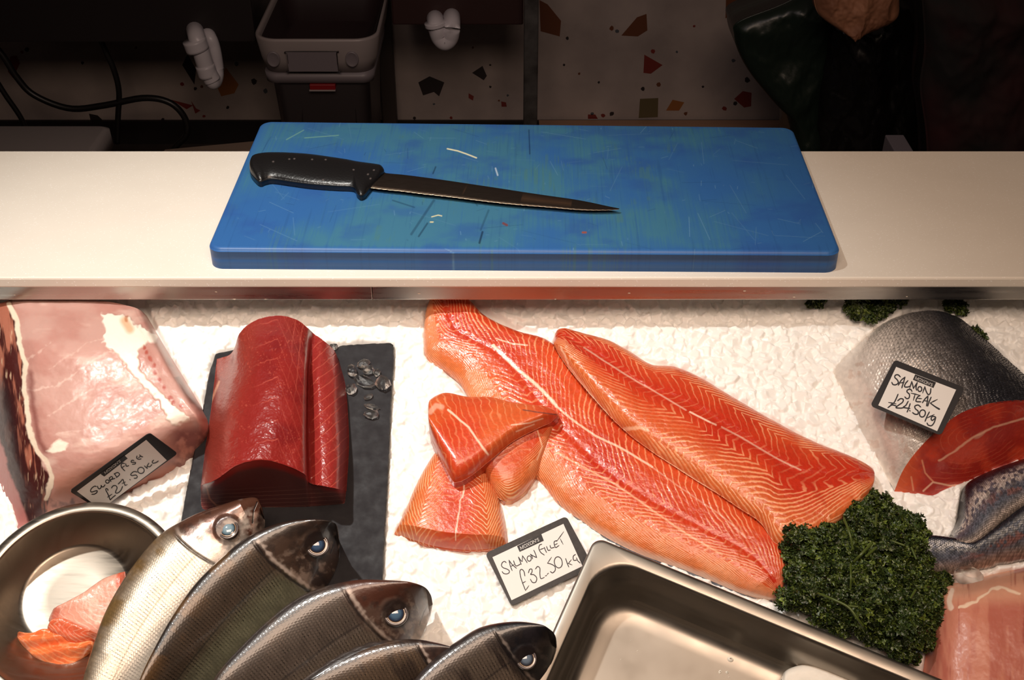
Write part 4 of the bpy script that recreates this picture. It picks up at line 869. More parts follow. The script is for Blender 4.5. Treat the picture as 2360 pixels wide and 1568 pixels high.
M_scale2 = painted('silver_scales', bump=(900, .25, .0003, 2), metal=.40, rough=.34, spec=.6, coat=.45, coatr=.14)
M_eye = painted('eye_surface', rough=.08, spec=.7, coat=1.0, coatr=.03)
M_fin = plain('dark_fin', (46, 38, 36), rough=.35, coat=.4, bump=(300, .4, .0005, 3, 'Object', (1, 6, 1)))
def fish(label, D, Vv, wD, wV, thick, eye, er, pal, seed, headlen=.235, operc=True, dead=False, dark=0, gold=.6, tailfin=True, bars=0, ftag='whole dark fish', eyec=None):
    ns, nt = 760, 300
    def bul(S, T): return thick*np.clip(1-np.abs(T)**2.3, 0, 1)**.6*np.clip(S/.10, 0, 1)**.55*np.interp(S, [0, .3, .7, 1], [1, 1, .75, .3])
    G, S, T = loft_grid(D, Vv, ICE, wD, wV, ns, nt, bul)
    u, v, w = ICE.loc(G); px, py = project(G)
    al = np.cumsum(np.concatenate([np.zeros((1, nt)), np.hypot(np.diff(u, axis=0), np.diff(v, axis=0))]), 0)
    mid = al[:, nt//2][:, None]*np.ones(nt)
    wid = np.hypot(u[:, -1]-u[:, 0], v[:, -1]-v[:, 0])[:, None]*np.ones(nt)
    ac = (T+1)/2*np.maximum(wid, .02)
    d1, d2 = .0027, .0021
    sx = (mid + .25*ac*0)/d1; sy = ac/d2; col_ = np.floor(sx); fx = sx - col_; ry = (sy + .5*(col_ % 2)); fy2 = ry % 1
    sc = np.clip(1 - np.hypot((fx-.2)*.9, (fy2-.5)*1.5), 0, 1); crescent = np.clip(.14*sm(.45, .18, sc) + sm(.30, .10, np.minimum(np.abs(fx-.97), fx+.03))*sm(.40, .22, np.abs(fy2-.5)), 0, 1)
    rnd = h2(col_, np.floor(ry), seed)
    hl = headlen + .035*(1-T**2) - .03*T
    head = sm(.03, -.03, S - hl + .03*(fbm(px*.03, py*.03, seed+1)-.5))
    base, dark_, belly, goldc = [lin(c) for c in pal[:4]]
    C = np.broadcast_to(base, G.shape).copy()
    C = mixc(C, dark_, sm(-.35, -.85, T)*.85); C = mixc(C, belly, sm(.0, .55, T)*.8)
    C = mixc(C, goldc, gold*sm(-.2, -.7, T)*sm(.42, .6, fbm(px*.02, py*.02, seed)))
    stripes = np.abs(((T*7 + .3*fbm(S*14, T*4, seed)) % 1) - .5)*2
    C = mixc(C, belly*.8, .28*sm(.4, .9, stripes)*sm(.0, .3, T))
    if bars: C = mixc(C, lin((40, 30, 28)), bars*sm(.50, .66, fbm(S*26, T*1.2, seed+3, 3)))
    C = C*(1 - (.95*crescent*(.25+.75*rnd)*(1-head)*sm(.95, .3, np.abs(T)))[..., None])*(1 + (.28*(rnd-.5)*(1-head))[..., None])*(1 + (.5*(fbm(px*.05, py*.05, seed+15, 4)-.5)*(1-head))[..., None])
    llat = sm(.028, .012, np.abs(T - .02 - .10*np.sin(S*3)))*(1-head); C = mixc(C, dark_*.6, .5*llat)
    # head: smooth mottled plates
    hc = mixc(np.broadcast_to(lin(pal[4]), G.shape), lin(pal[5]), sm(.38, .62, fbm(px*.022, py*.022, seed+2) + .22*T))
    hc = mixc(hc, lin((226, 212, 200)) if pal[6] else lin((158, 138, 124)), .7*sm(.50, .74, fbm(px*.07, py*.07, seed+5, 5) + .10*T)*sm(-.3, .3, T)*(1-dark))
    hc = mixc(hc, lin((40, 32, 30)), .5*sm(.52, .74, fbm(px*.05+7, py*.05, seed+8, 4)))
    C = mixc(C, hc, head)
    rimo = np.abs(S - hl); C = mixc(C, lin((214, 196, 184)), (.6-.4*dark)*sm(.016, .004, np.abs(S-hl+.014) + .012*noise(px*.12, py*.12, seed))*sm(-.9, -.5, T)); C = mixc(C, lin((18, 14, 16)), .75*sm(.010, .003, rimo + .004*noise(px*.1, py*.1, 3))*sm(-.8, -.4, T))
    pre = np.abs(S - hl*.66 - .02*T*T); C = mixc(C, lin((24, 18, 18)), .45*sm(.008, .002, pre)*sm(-.1, .2, T))
    C = mixc(C, lin((14, 10, 10)), .8*sm(2.6, 1.2, pdist(px, py, eye[2])))            # mouth slit
    ex, ey = eye[0], eye[1]; de = np.hypot(px-ex, py-ey)/er
    C = mixc(C, lin((34, 26, 26)), .8*sm(1.75, 1.15, de))
    disp = .00009*sc*(1-head) + .0007*head*(fbm(px*.03, py*.03, seed+9)-.5) - .0008*sm(.008, .0, rimo)*sm(-.8, -.4, T) - .0012*sm(2.4, .8, pdist(px, py, eye[2])) + .0011*sm(1.9, 1.25, de)
    root = empty('whole_fish', G[ns//3, nt//2] - ICE.N*.02); tag(root, label, 'fish', ftag)
    flat_ = G - bul(S, T)[..., None]*ICE.N
    finish_sheet('body', G, ICE, -.002, C, M_scale if not pal[6] else M_scale2, root, disp=disp*(1-np.abs(T)**8)*sm(0, .02, S), under=flat_ - (.75*bul(S, T))[..., None]*ICE.N)
    e1 = G[-1, nt//2]; e0 = G[int(ns*.90), nt//2]; dv = e1 - e0; dv /= np.linalg.norm(dv); sd_ = np.cross(ICE.N, dv)
    fs = np.linspace(-1, 1, 25)[:, None]
    tipc = e1 + dv*(.030 + .022*np.abs(fs)**1.3) + sd_*fs*.038; rootc = e1 - dv*.010 + sd_*fs*.008
    fin = np.concatenate([[rootc + ICE.N*.0012], [(rootc+tipc)/2 + ICE.N*.0008], [tipc], [(rootc+tipc)/2 - ICE.N*.0008], [rootc - ICE.N*.0012]])
    mesh('tail_fin', fin.reshape(-1, 3), grid_faces(5, 25), mat=M_fin, parent=root)
    c, n = nearest(G, ex, ey); n = .35*n + .65*ICE.N; n /= np.linalg.norm(n)
    # pixel size -> metres at that depth
    mpp = ((c-CAM)@FWD)/F; r = er*mpp
    prof = [(1.28, -.002/r*1), (1.22, .04), (1.10, .10), (.98, .08), (.92, .05), (.80, .10), (.67, .14), (.46, .20), (.2, .23), (.02, .235)]
    Lp = lathe(c, n, [(a*r, (h if abs(h) < .6 else -.3)*r + .0004) for a, h in prof], 44)
    cc = [lin(x) for x in ((40, 32, 30), (66, 56, 52), (112, 102, 100), (40, 36, 44), (150, 122, 96), (40, 34, 36), (70, 66, 76))]
    pup, pup2 = (lin(x) for x in (eyec or ((96, 124, 140), (60, 84, 100))))
    rc = [cc[0], cc[1], cc[2], cc[3], cc[4], cc[5], pup2, pup, pup*1.1, pup*1.1]
    Ce = np.array([np.broadcast_to(x, (44, 3)) for x in rc])
    ey_ = loops_mesh('eye', Lp[:7], M_eye, root, col=Ce[:7], cap1=False)
    loops_mesh('pupil', np.concatenate([Lp[6:7]-n*.0003, Lp[7:]]), M_eye, ey_, col=np.concatenate([Ce[6:7], Ce[7:]]))
    return root, G
EYC = lambda x, y, m: (x, y, m)
SIL = ((196, 184, 166), (112, 88, 62), (222, 216, 206), (128, 100, 58), (96, 62, 48), (206, 192, 180), True)
DRK = ((70, 57, 46), (34, 29, 28), (116, 116, 94), (100, 70, 38), (44, 33, 28), (72, 54, 44), False)
DR2 = ((82, 71, 63), (44, 38, 39), (112, 100, 88), (88, 66, 46), (78, 44, 32), (90, 68, 58), False)
DR3 = ((84, 68, 54), (48, 38, 36), (128, 108, 88), (104, 74, 46), (46, 34, 32), (70, 52, 46), False)
DR4 = ((86, 74, 64), (36, 32, 36), (120, 104, 90), (80, 60, 46), (22, 20, 24), (34, 30, 34), False)
fish('silvery whole fish lying across the rim of the steel bowl, leftmost of the row', [(606,1188),(603,1168),(592,1151),(560,1155),(480,1178),(430,1199),(370,1235),(320,1290),(275,1355),(240,1420),(215,1490),(192,1568),(180,1650),(178,1740)],
     [(606,1188),(609,1215),(598,1255),(580,1300),(545,1350),(500,1405),(450,1460),(400,1520),(340,1600),(290,1680),(235,1740)], .054, .036, .022,
     (525, 1220, [(592,1158),(584,1178),(582,1205)]), 20, SIL, 2, .27, gold=.9, ftag='row of whole fish', eyec=((128, 152, 165), (90, 116, 130)))
fish('dark whole fish with a greenish belly, second from the left in the row', [(781,1245),(779,1222),(772,1209),(740,1203),(680,1203),(620,1217),(560,1248),(500,1298),(450,1348),(400,1418),(360,1488),(322,1568),(300,1650),(290,1750)],
     [(781,1245),(781,1280),(772,1315),(752,1352),(710,1405),(655,1460),(590,1525),(510,1600),(430,1670),(340,1740)], .072, .012, .024,
     (731, 1256, [(778,1232),(770,1252),(762,1275)]), 22, DRK, 5, .25, gold=.7, ftag='row of whole fish', eyec=((58, 78, 104), (36, 48, 70)))
fish('dark whole fish with a reddish brown head, middle of the row', [(997,1392),(993,1374),(978,1357),(945,1347),(890,1341),(820,1340),(740,1357),(680,1384),(620,1430),(560,1488),(500,1556),(455,1640),(430,1720),(425,1780)],
     [(997,1392),(990,1422),(975,1458),(955,1490),(915,1535),(860,1585),(790,1635),(700,1685),(600,1735),(480,1785)], .070, .010, .026,
     (912, 1415, [(990,1388),(976,1410),(966,1440)]), 23, DR2, 9, .25, gold=.3, ftag='row of whole fish', eyec=((72, 96, 118), (44, 60, 84)))
r4, G4 = fish('striped brown fish with spiny back fin and hidden head, fourth in the row', [(1090,1540),(1070,1515),(1030,1492),(965,1477),(900,1479),(830,1497),(760,1528),(700,1566),(650,1620),(610,1700),(600,1770)],
     [(1090,1540),(1090,1575),(1062,1625),(1000,1675),(900,1725),(780,1765),(650,1790)], .064, .010, .025,
     (1040, 1535, [(1085,1545),(1070,1560)]), 15, DR3, 13, .20, gold=.3, bars=.6, ftag='row of whole fish')
fish('black headed fish with a pale eye, rightmost in the row beside the steel pan', [(1283,1492),(1279,1472),(1268,1458),(1238,1443),(1180,1436),(1110,1447),(1060,1475),(1000,1520),(950,1575),(905,1650),(885,1760)],
     [(1283,1492),(1281,1530),(1266,1575),(1232,1625),(1170,1675),(1090,1725),(1000,1765),(910,1795)], .068, .012, .026,
     (1213, 1519, [(1278,1500),(1268,1530),(1258,1560)]), 20, DR4, 21, .27, gold=.2, dark=.85, bars=.75, ftag='row of whole fish', eyec=((96, 108, 122), (60, 66, 78)))
# spiny back fin of the fourth fish
base_ = resample([(955,1481),(900,1484),(840,1498),(780,1524),(720,1560)], 40); tip_ = resample([(905,1478),(850,1484),(790,1508),(735,1542),(690,1580)], 40)
tp = tip_ + np.stack([np.zeros(40), -3*np.abs(np.sin(np.arange(40)*.55))], 1)
Vf = np.stack([ICE.P(base_[:, 0], base_[:, 1]+6, .071), ICE.P((base_[:, 0]+tp[:, 0])/2, (base_[:, 1]+tp[:, 1])/2, .071), ICE.P(tp[:, 0], tp[:, 1], .066), ICE.P(tp[:, 0], tp[:, 1], .0648), ICE.P(base_[:, 0], base_[:, 1]+6, .069)], 1)
mesh('back_fin', Vf.reshape(-1, 3), grid_faces(40, 5), mat=M_fin, parent=r4)
# two tails at the right
TL = ((96, 98, 108), (36, 40, 52), (150, 132, 118), (120, 84, 62), (70, 70, 80), (90, 90, 98), True)
def tail(label, D, Vv, wD, wV, thick, seed, orange, highlight=.0):
    ns, nt = 420, 300
    G, S, T = loft_grid(D, Vv, ICE, wD, wV, ns, nt, lambda S, T: thick*np.clip(1-np.abs(T)**2.2, 0, 1)**.6*np.interp(S, [0, .35, 1], [.35, .7, 1.15]))
    u, v, w = ICE.loc(G); px, py = project(G)
    sx = S*95; wid = np.hypot(u[:, -1]-u[:, 0], v[:, -1]-v[:, 0])[:, None]; sy = (T+1)/2*wid/.0020
    col_ = np.floor(sx); fx = sx-col_; ry = sy + .5*(col_ % 2); sc = np.clip(1 - np.hypot((fx-.2)*.9, (ry % 1-.5)*1.5), 0, 1)
    C = np.broadcast_to(lin((104, 110, 124)), G.shape).copy(); C = mixc(C, lin((30, 34, 46)), sm(-.3, -.8, T)); C = mixc(C, lin((168, 150, 136)), sm(.35, .9, T)*.8)
    C = mixc(C, lin((176, 96, 60)), .6*orange*sm(.5, .7, fbm(px*.06, py*.06, seed))*sm(.35, .1, np.abs(T-.2))*sm(.2, .5, S))
    C = mixc(C, lin((214, 212, 206)), highlight*sm(.45, .1, np.abs(T+.25))*sm(.35, .6, noise(S*60, T*9, 3)))  # silver highlight painted into the colour as a pale streak along the tail
    C = C*(1 - (.5*sm(.45, .18, sc))[..., None])*(1 + (.9*(h2(col_, np.floor(ry), seed)-.5))[..., None])
    return tag(finish_sheet('fish_tail', G, ICE, -.002, C, M_scale2, disp=.0003*sc), label, 'fish', 'fish tails beside the parsley')
tail('dark lower fish tail with an orange stripe, nearest the pink steak', [(2090,1262),(2130,1236),(2190,1240),(2235,1252),(2275,1228),(2310,1200),(2360,1160),(2450,1100)],
     [(2100,1330),(2140,1328),(2200,1325),(2250,1316),(2300,1305),(2360,1292),(2450,1270)], .022, .004, .018, 3, .8, .35)
tail('shiny silver upper fish tail just below the salmon chunk', [(2190,1235),(2208,1195),(2214,1150),(2226,1118),(2260,1096),(2320,1072),(2450,1030)],
     [(2196,1252),(2235,1256),(2270,1238),(2305,1208),(2350,1176),(2400,1145),(2460,1110)], .004, .026, .016, 5, .7, .85)
FOOT += [[(2090,1262),(2200,1236),(2214,1130),(2450,1040),(2450,1280),(2140,1328)]]

# pink steak bottom right
PK = [[(2120,1600,.0),(2135,1500,.0),(2140,1420,.0),(2150,1370,.0),(2162,1352,.0),(2168,1346,.0)],
      [(2170,1620,.022),(2170,1510,.024),(2172,1430,.024),(2178,1378,.022),(2185,1356,.014),(2190,1345,.0)],
      [(2240,1640,.034),(2235,1520,.036),(2225,1430,.038),(2222,1380,.034),(2228,1353,.018),(2232,1341,.0)],
      [(2330,1650,.038),(2320,1530,.040),(2305,1430,.042),(2295,1365,.038),(2290,1336,.020),(2290,1324,.0)],
      [(2440,1650,.036),(2430,1530,.038),(2410,1420,.040),(2395,1350,.036),(2380,1318,.018),(2378,1306,.0)],
      [(2520,1650,.0),(2510,1530,.0),(2490,1420,.0),(2470,1350,.0),(2450,1310,.0),(2440,1296,.0)]]
G = net_grid(PK, ICE, 300, 300); px, py = project(G)
C = np.broadcast_to(lin((206, 134, 112)), G.shape).copy(); C = mixc(C, lin((176, 88, 76)), sm(.42, .66, fbm(px*.045+3, py*.010, 5))*.6); C = mixc(C, lin((222, 168, 140)), sm(1410, 1365, py)*.8)
C = mixc(C, lin((150, 56, 48)), .5*sm(.66, .8, fbm(px*.10, py*.012, 8)))
jx = 6*(noise(px*.08, py*.08, 2)-.5)
C = mixc(C, lin((246, 222, 196)), .85*sm(5, 1.5, pdist(px+jx, py+jx, [(2212,1402),(2250,1385),(2280,1362),(2310,1355),(2350,1370)])))
C = mixc(C, lin((244, 222, 204)), .8*sm(9, 4, pdist(px+jx, py, [(2195,1362),(2188,1385),(2190,1402)]))); C = mixc(C, lin((156, 60, 56)), .8*sm(16, 6, pdist(px+jx, py, [(2345,1310),(2380,1305)])))
tag(finish_sheet('pink_fish_steak', G, ICE, -.002, C, M_fish_flesh, disp=.0014*(nz(px, py, .03)-.5)), 'pale pink fish steak in the bottom right corner beside the parsley', 'fish')
FOOT.append([(2120,1600),(2150,1370),(2168,1346),(2290,1324),(2440,1296),(2520,1650)])

# ------------------------------------------------------------------ steel bowl
def fitc(pts, w):
    p = ICE.P([a for a, b in pts], [b for a, b in pts], w); u, v, _ = ICE.loc(p)
    A = np.stack([2*u, 2*v, np.ones(len(u))], 1); x = np.linalg.lstsq(A, u*u + v*v, rcond=None)[0]
    return x[0], x[1], math.sqrt(x[2] + x[0]**2 + x[1]**2)
WB = .034
bu, bv_, br = fitc([(0,1260),(39,1219),(89,1189),(142,1169),(208,1160),(267,1163),(326,1182),(377,1219)], WB)
cu, cv, cr = fitc([(50,1388),(68,1338),(119,1278),(190,1262),(252,1275),(285,1305),(71,1459)], WB-.045)
print('bowl', bu, bv_, br, 'base', cu, cv, cr)
bc = (bu, bv_); cr = min(cr, br*.68)
M_bowl = steel('bowl_steel', (150, 141, 130), (.30, .46), (1, 9, 1), 30, .10, .0004)
t = np.linspace(0, 2*np.pi, 128, endpoint=False)
prof = [(br*.985, WB-.006), (br*.998, WB-.004), (br, WB-.001), (br*.993, WB+.0002), (br*.95, WB+.0012), (br*.90, WB+.0018), (br*.892, WB+.001), (br*.882, WB-.002), (br*.86, WB-.007), (cr*1.03+.002, WB-.0445), (cr, WB-.046), (cr*.97, WB-.0465), (cr*.5, WB-.0465), (.0003, WB-.0465)]
cuv = lambda r, w: ((bu + (cu-bu)*np.clip((WB-w)/.046, 0, 1)), (bv_ + (cv-bv_)*np.clip((WB-w)/.046, 0, 1)))
loops = []
for r, w in prof:
    a, b = cuv(r, w); loops.append(ICE.at(a + r*np.cos(t), b + r*np.sin(t), np.full(128, w)))
under = [ICE.at(cuv(r, w)[0] + r*np.cos(t), cuv(r, w)[1] + r*np.sin(t), np.full(128, w)) for r, w in [(.0003, WB-.048), (cr*1.0, WB-.048), (cr*1.05+.003, WB-.045), (br*.875, WB-.008), (br*.975, WB-.006)]]
bw = loops_mesh('steel_bowl', under + loops, M_bowl, cap0=True, cap1=True)
tag(bw, 'round stainless steel bowl with salmon scraps in the lower left corner', 'bowl')
# scraps in the bowl
BW0 = WB-.0465
zz = [(-1,.01,.6,0,.3),(0,0,.5,.1,.1),(1,.01,.6,0,.3)]
PK1 = dict(base=(226, 160, 138), deep=(210, 128, 104), pale=(236, 190, 170), belly=(236, 196, 180), linec=(244, 212, 196))
Gp, Sp, Tp = loft_grid([(288,1318),(240,1335),(190,1370),(140,1398),(126,1402)], [(300,1420),(270,1440),(225,1470),(170,1458),(130,1450),(112,1432)], ICE, BW0+.020, BW0+.012, 220, 180, dome(.008, .05, .08))
C, px, py, u, v, line = salmon(Gp, Sp, Tp, zz, .0060, **PK1, seed=44, axis=(.75, .65)); C = mixc(C, lin((206, 84, 52)), .85*sm(14, 4, pdist(px, py, [(280,1320),(276,1345)]))); C = mixc(C, lin((190, 92, 72)), .7*sm(12, 5, pdist(px, py, [(130,1405),(125,1430),(150,1450)])))
tag(finish_sheet('salmon_scrap', Gp, ICE, BW0+.001, C, M_salmon, disp=.0016*(fbm(u*70, v*70, 3)-.5)), 'pale pink salmon trimming in the steel bowl, half under the silvery fish', 'fish scrap')
Gp, Sp, Tp = loft_grid([(42,1462),(80,1462),(110,1452),(160,1462),(215,1480),(225,1500)], [(40,1468),(60,1500),(95,1535),(120,1548),(160,1552),(190,1530),(215,1505)], ICE, BW0+.016, BW0+.005, 240, 200, dome(.011, .06, .08))
C, px, py, u, v, line = salmon(Gp, Sp, Tp, zz, .0050, (238, 118, 60), (230, 88, 44), (240, 160, 110), (240, 150, 100), (246, 178, 130), seed=54, axis=(.5, .8))
fold = np.sin((py*.16 + px*.03 + 3*fbm(px*.02, py*.02, 3)))
tag(finish_sheet('salmon_scrap', Gp, ICE, BW0+.001, C, M_salmon, disp=.0026*fold*(1-Tp**4) + .002*(fbm(u*70, v*70, 9)-.5)), 'bright orange folded salmon scrap at the bottom of the steel bowl', 'fish scrap')
Gp, Sp, Tp = loft_grid([(118,1436),(150,1428),(190,1445),(225,1462)], [(110,1452),(140,1478),(180,1488),(222,1480)], ICE, BW0+.022, BW0+.016, 140, 120, dome(.010, .1, .1))
C, px, py, u, v, line = salmon(Gp, Sp, Tp, zz, .0050, (226, 104, 62), (206, 74, 42), (240, 160, 110), (240, 160, 120), (244, 190, 160), seed=64, axis=(.9, .2))
tag(finish_sheet('salmon_scrap', Gp, ICE, BW0+.012, C, M_salmon, disp=.003*(fbm(u*90, v*90, 5)-.5)), 'small red-orange salmon scrap between the pale and the bright piece in the bowl', 'fish scrap')

# ------------------------------------------------------------------ steel pan
WP = .034; DP = .058
pc = ICE.P(1372, 1236, WP); pa = ICE.P(2178, 1568, WP); pb_ = ICE.P(1244, 1568, WP)
A1 = pa - pc; A1 /= np.linalg.norm(A1); B1 = pb_ - pc; print('pan angle', math.degrees(math.acos(A1@(B1/np.linalg.norm(B1)))))
B1 = B1 - (B1@A1)*A1; B1 /= np.linalg.norm(B1)
PF = Frame(pc, A1, B1, ICE.N); LP, WPN = .42, .265
def ploop(ins, r, w, n=10):
    q = rrect(ins, LP-ins, ins, WPN-ins, max(r, .0005), n); return PF.at(q[:, 0], q[:, 1], np.full(len(q), w))
M_pan = steel('pan_steel', (150, 143, 134), (.34, .46), (1, 1, 1), 35, .06, .0004)
lp = [ploop(.0022, .008, -.0065), ploop(.0006, .0095, -.004), ploop(0, .010, -.0015), ploop(.0008, .0095, -.0003), ploop(.003, .009, .0), ploop(.011, .030, .0004), ploop(.0125, .034, -.0005), ploop(.0135, .034, -.003), ploop(.0155, .034, -.016), ploop(.0175, .034, -.018), ploop(.019, .034, -.035), ploop(.022, .033, -.050), ploop(.026, .030, -.0555), ploop(.032, .026, -.0575), ploop(.042, .02, -.058), ploop(.10, .01, -.058)]
un = [ploop(.10, .01, -.0592), ploop(.032, .026, -.059), ploop(.024, .031, -.056), ploop(.018, .034, -.035), ploop(.0125, .034, -.004), ploop(.004, .009, -.0012)]
pn = loops_mesh('steel_pan', un + lp, M_pan, cap0=True, cap1=True); tag(pn, 'deep rectangular stainless steel pan with wet drops, at the bottom centre', 'pan')
M_drop = plain('milky_drops', (235, 228, 215), rough=.15, coat=.5)
vs, qs, k = [], [], 0; rr = random.Random(3)
t8 = np.linspace(0, 2*np.pi, 10, endpoint=False)
for i in range(90):
    a, b = .04 + rr.random()*.35, .045 + rr.random()**1.5*.2; r = .0005 + .0016*rr.random()**4; e = .6 + .8*rr.random()
    if i == 0: c = ICE.P(1683, 1521, WP-DP); d_ = c - pc; a, b, r, e = d_@A1, d_@B1, .0030, .8
    for f, h in ((1, 0), (.8, .5), (.3, .75)): vs.append(PF.at(a + r*f*np.cos(t8), b + r*f*e*np.sin(t8), np.full(10, -.058 + h*r)))
    qs.append(grid_faces(3, 10, True) + k); k += 30
dr = mesh('water_drops', np.concatenate(vs), np.concatenate(qs), mat=M_drop, parent=pn); dr['kind'] = 'stuff'
# white lump in the pan
Lw = [(1798,1590),(1802,1562),(1812,1546),(1840,1535),(1880,1529),(1912,1532),(1950,1548),(1970,1562),(1976,1590)]; Rw = [(1798,1590),(1805,1620),(1830,1645),(1880,1655),(1930,1650),(1965,1625),(1976,1590)]
Gp, Sp, Tp = loft_grid(Lw, Rw, ICE, WP-DP+.014, WP-DP+.014, 120, 100, dome(.010, .15, .15)); px, py = project(Gp)
C = np.broadcast_to(lin((240, 234, 224)), Gp.shape).copy(); C = C*(1-.1*nz(px, py, .04)[..., None])
tag(finish_sheet('ice_lump', Gp, ICE, WP-DP, C, painted('milky_ice', rough=.3, coat=.3, sss=.4, sss_scale=.01, ssr=(1, 1, 1)), disp=.001*(nz(px, py, .06)-.5)), 'smooth white rounded lump in the steel pan at the bottom edge', 'ice')

# ------------------------------------------------------------------ parsley
M_leaf = painted('parsley_leaf', rough=.42, spec=.5, coat=.15); M_stem = plain('parsley_stem', (70, 84, 32), rough=.4)
def leaves(n, poly, hmax, seed, size, wbase=0.0):
    rg = np.random.default_rng(seed); P_ = np.array(poly, float); lo, hi = P_.min(0), P_.max(0)
    per = 26; nt_ = max(6, n//per)
    q = rg.random((nt_*5, 2))*(hi-lo) + lo; q = q[inside(q[:, 0], q[:, 1], poly)]
    dd = -sdf(q[:, 0], q[:, 1], poly); k_ = dd > min(7, .3*dd.max()); q, dd = q[k_][:nt_], dd[k_][:nt_]; nt_ = len(q)
    hh = np.clip(dd/75, 0, 1)**.5
    w = wbase + .006 + hmax*hh*(.45 + .55*rg.random(nt_)**.6)*(.7 + .6*(fbm(q[:, 0]*.02, q[:, 1]*.02, seed, 2)-.3))
    ct = ICE.P(q[:, 0], q[:, 1], w); rad = (q - P_.mean(0))/np.maximum(1, (hi-lo)/2)
    tn = ICE.N + 1.0*(rad[:, :1]*ICE.U - rad[:, 1:]*ICE.V) + rg.normal(0, .45, (nt_, 3)); tn /= np.linalg.norm(tn, axis=1)[:, None]
    n = nt_*per; ti = np.repeat(np.arange(nt_), per)
    d = rg.normal(0, 1, (n, 3)); d /= np.linalg.norm(d, axis=1)[:, None]; d = d + 1.0*tn[ti]; d /= np.linalg.norm(d, axis=1)[:, None]
    tr_ = (.0050 + .0042*rg.random(nt_))[ti]*min(1, hmax/.03)**.5; c = ct[ti] + d*(tr_*(.55 + .45*rg.random(n)))[:, None]
    nrm = d + rg.normal(0, .45, (n, 3)); nrm /= np.linalg.norm(nrm, axis=1)[:, None]
    a = np.cross(nrm, rg.normal(0, 1, (n, 3))); a /= np.linalg.norm(a, axis=1)[:, None]; b = np.cross(nrm, a)
    m = 12; t = np.linspace(0, 2*np.pi, m, endpoint=False)
    R = size*(.55 + .6*rg.random(n))
    V = [c[:, None] - nrm[:, None]*(R*.5)[:, None, None]]
    ph = rg.random((n, 1))*6; cols = []
    tint = (.6 + .7*rg.random(nt_))[ti]*(.75 + .5*rg.random(n))
    base = lin((41, 56, 23))*np.ones((n, 3)); yel = lin((96, 112, 42)); mixf = (rg.random(n)**3)[:, None]; base = (base*(1-mixf) + yel*mixf)*tint[:, None]
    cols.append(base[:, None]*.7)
    for k, (rf, amp) in enumerate(((.45, .10), (.8, .30), (1.0, .5))):
        jag = 1 + (.22*np.sin(5*t + ph*3) + .34*(rg.random((n, m))-.5))*rf if k else np.ones((n, m))
        rr_ = R[:, None]*rf*jag*(1 + .45*np.cos(3*t + ph))
        z = R[:, None]*(amp*np.sin(5*t + ph*2) + amp*.7*(rg.random((n, m))-.5)*2 - .0) + R[:, None]*rf*.15
        V.append(c[:, None] + rr_[..., None]*(np.cos(t)[None, :, None]*a[:, None] + np.sin(t)[None, :, None]*b[:, None]) + z[..., None]*nrm[:, None])
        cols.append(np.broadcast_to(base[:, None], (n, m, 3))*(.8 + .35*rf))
    V = np.concatenate(V, 1); Cc = np.concatenate(cols, 1); nv = V.shape[1]
    f = []
    i = np.arange(m); j = (i+1) % m
    for r0, r1 in ((1, 1+m), (1+m, 1+2*m)): f.append(np.stack([r0+i, r1+i, r1+j, r0+j], 1))
    tri = np.stack([np.zeros(m, int), 1+i, 1+j, 1+j], 1)
    f = np.concatenate(f); Q = (f[None] + (np.arange(n)*nv)[:, None, None]).reshape(-1, 4)
    T3 = (tri[None, :, :3] + (np.arange(n)*nv)[:, None, None]).reshape(-1, 3)
    return V.reshape(-1, 3), Q, T3, Cc.reshape(-1, 3)
def parsley(name, label, poly, hmax, n, seed, size, stems, group=None, wbase=0.0):
    c = np.array(poly).mean(0); root = empty(name, ICE.P(c[0], c[1])); tag(root, label, 'parsley', group)
    V, Q, T3, Cc = leaves(n, poly, hmax, seed, size, wbase)
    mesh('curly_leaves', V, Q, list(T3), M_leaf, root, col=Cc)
    for pts, r in stems:
        p = ICE.P([a for a, b, w in pts], [b for a, b, w in pts], [w for a, b, w in pts]); tube('stem', p, r, M_stem, root, 8, 24)
    return root
PPOLY = [(1796,1208),(1800,1190),(1830,1178),(1848,1192),(1880,1178),(1898,1172),(1915,1190),(1930,1170),(1952,1136),(1975,1142),(1990,1130),(2025,1138),(2050,1165),(2085,1185),(2125,1195),(2135,1230),(2150,1280),(2145,1320),(2165,1350),(2180,1420),(2162,1450),(2140,1490),(2105,1528),(2060,1520),(2010,1480),(1945,1470),(1900,1440),(1840,1405),(1775,1388),(1790,1365),(1825,1350),(1805,1335),(1812,1300),(1790,1280),(1800,1255),(1775,1235)]
parsley('parsley_bunch', 'big dark green bunch of curly parsley between the steel pan, salmon and pink steak', PPOLY, .050, 17000, 3, .0027,
    [([(1945,1195,.060),(1958,1230,.066),(1966,1268,.060)], .0011), ([(2010,1252,.064),(1985,1278,.066),(1968,1296,.058)], .0013), ([(2020,1262,.062),(1995,1284,.066)], .0012), ([(2020,1185,.050),(2018,1215,.058)], .0010), ([(1960,1300,.058),(1961,1330,.062),(1960,1360,.055)], .0009),
     ([(1885,1368,.052),(1920,1382,.062),(1955,1400,.064),(1975,1425,.062),(1990,1445,.056)], .0012), ([(1950,1397,.062),(1978,1399,.062)], .0009), ([(2100,1262,.050),(2112,1290,.052)], .0010), ([(2048,1245,.056),(2085,1258,.056)], .0011), ([(2110,1360,.052),(2098,1380,.054)], .0011), ([(1962,1322,.060),(1980,1318,.060)], .0007)])
FOOT.append(PPOLY)
parsley('parsley_sprig', 'dark parsley sprig in the shade at the back, left of the silver salmon chunk', [(1935,685),(2090,685),(2075,715),(2040,735),(2000,762),(1975,745),(1950,720)], .022, 840, 8, .0027, [], 'shaded parsley sprigs along the back')
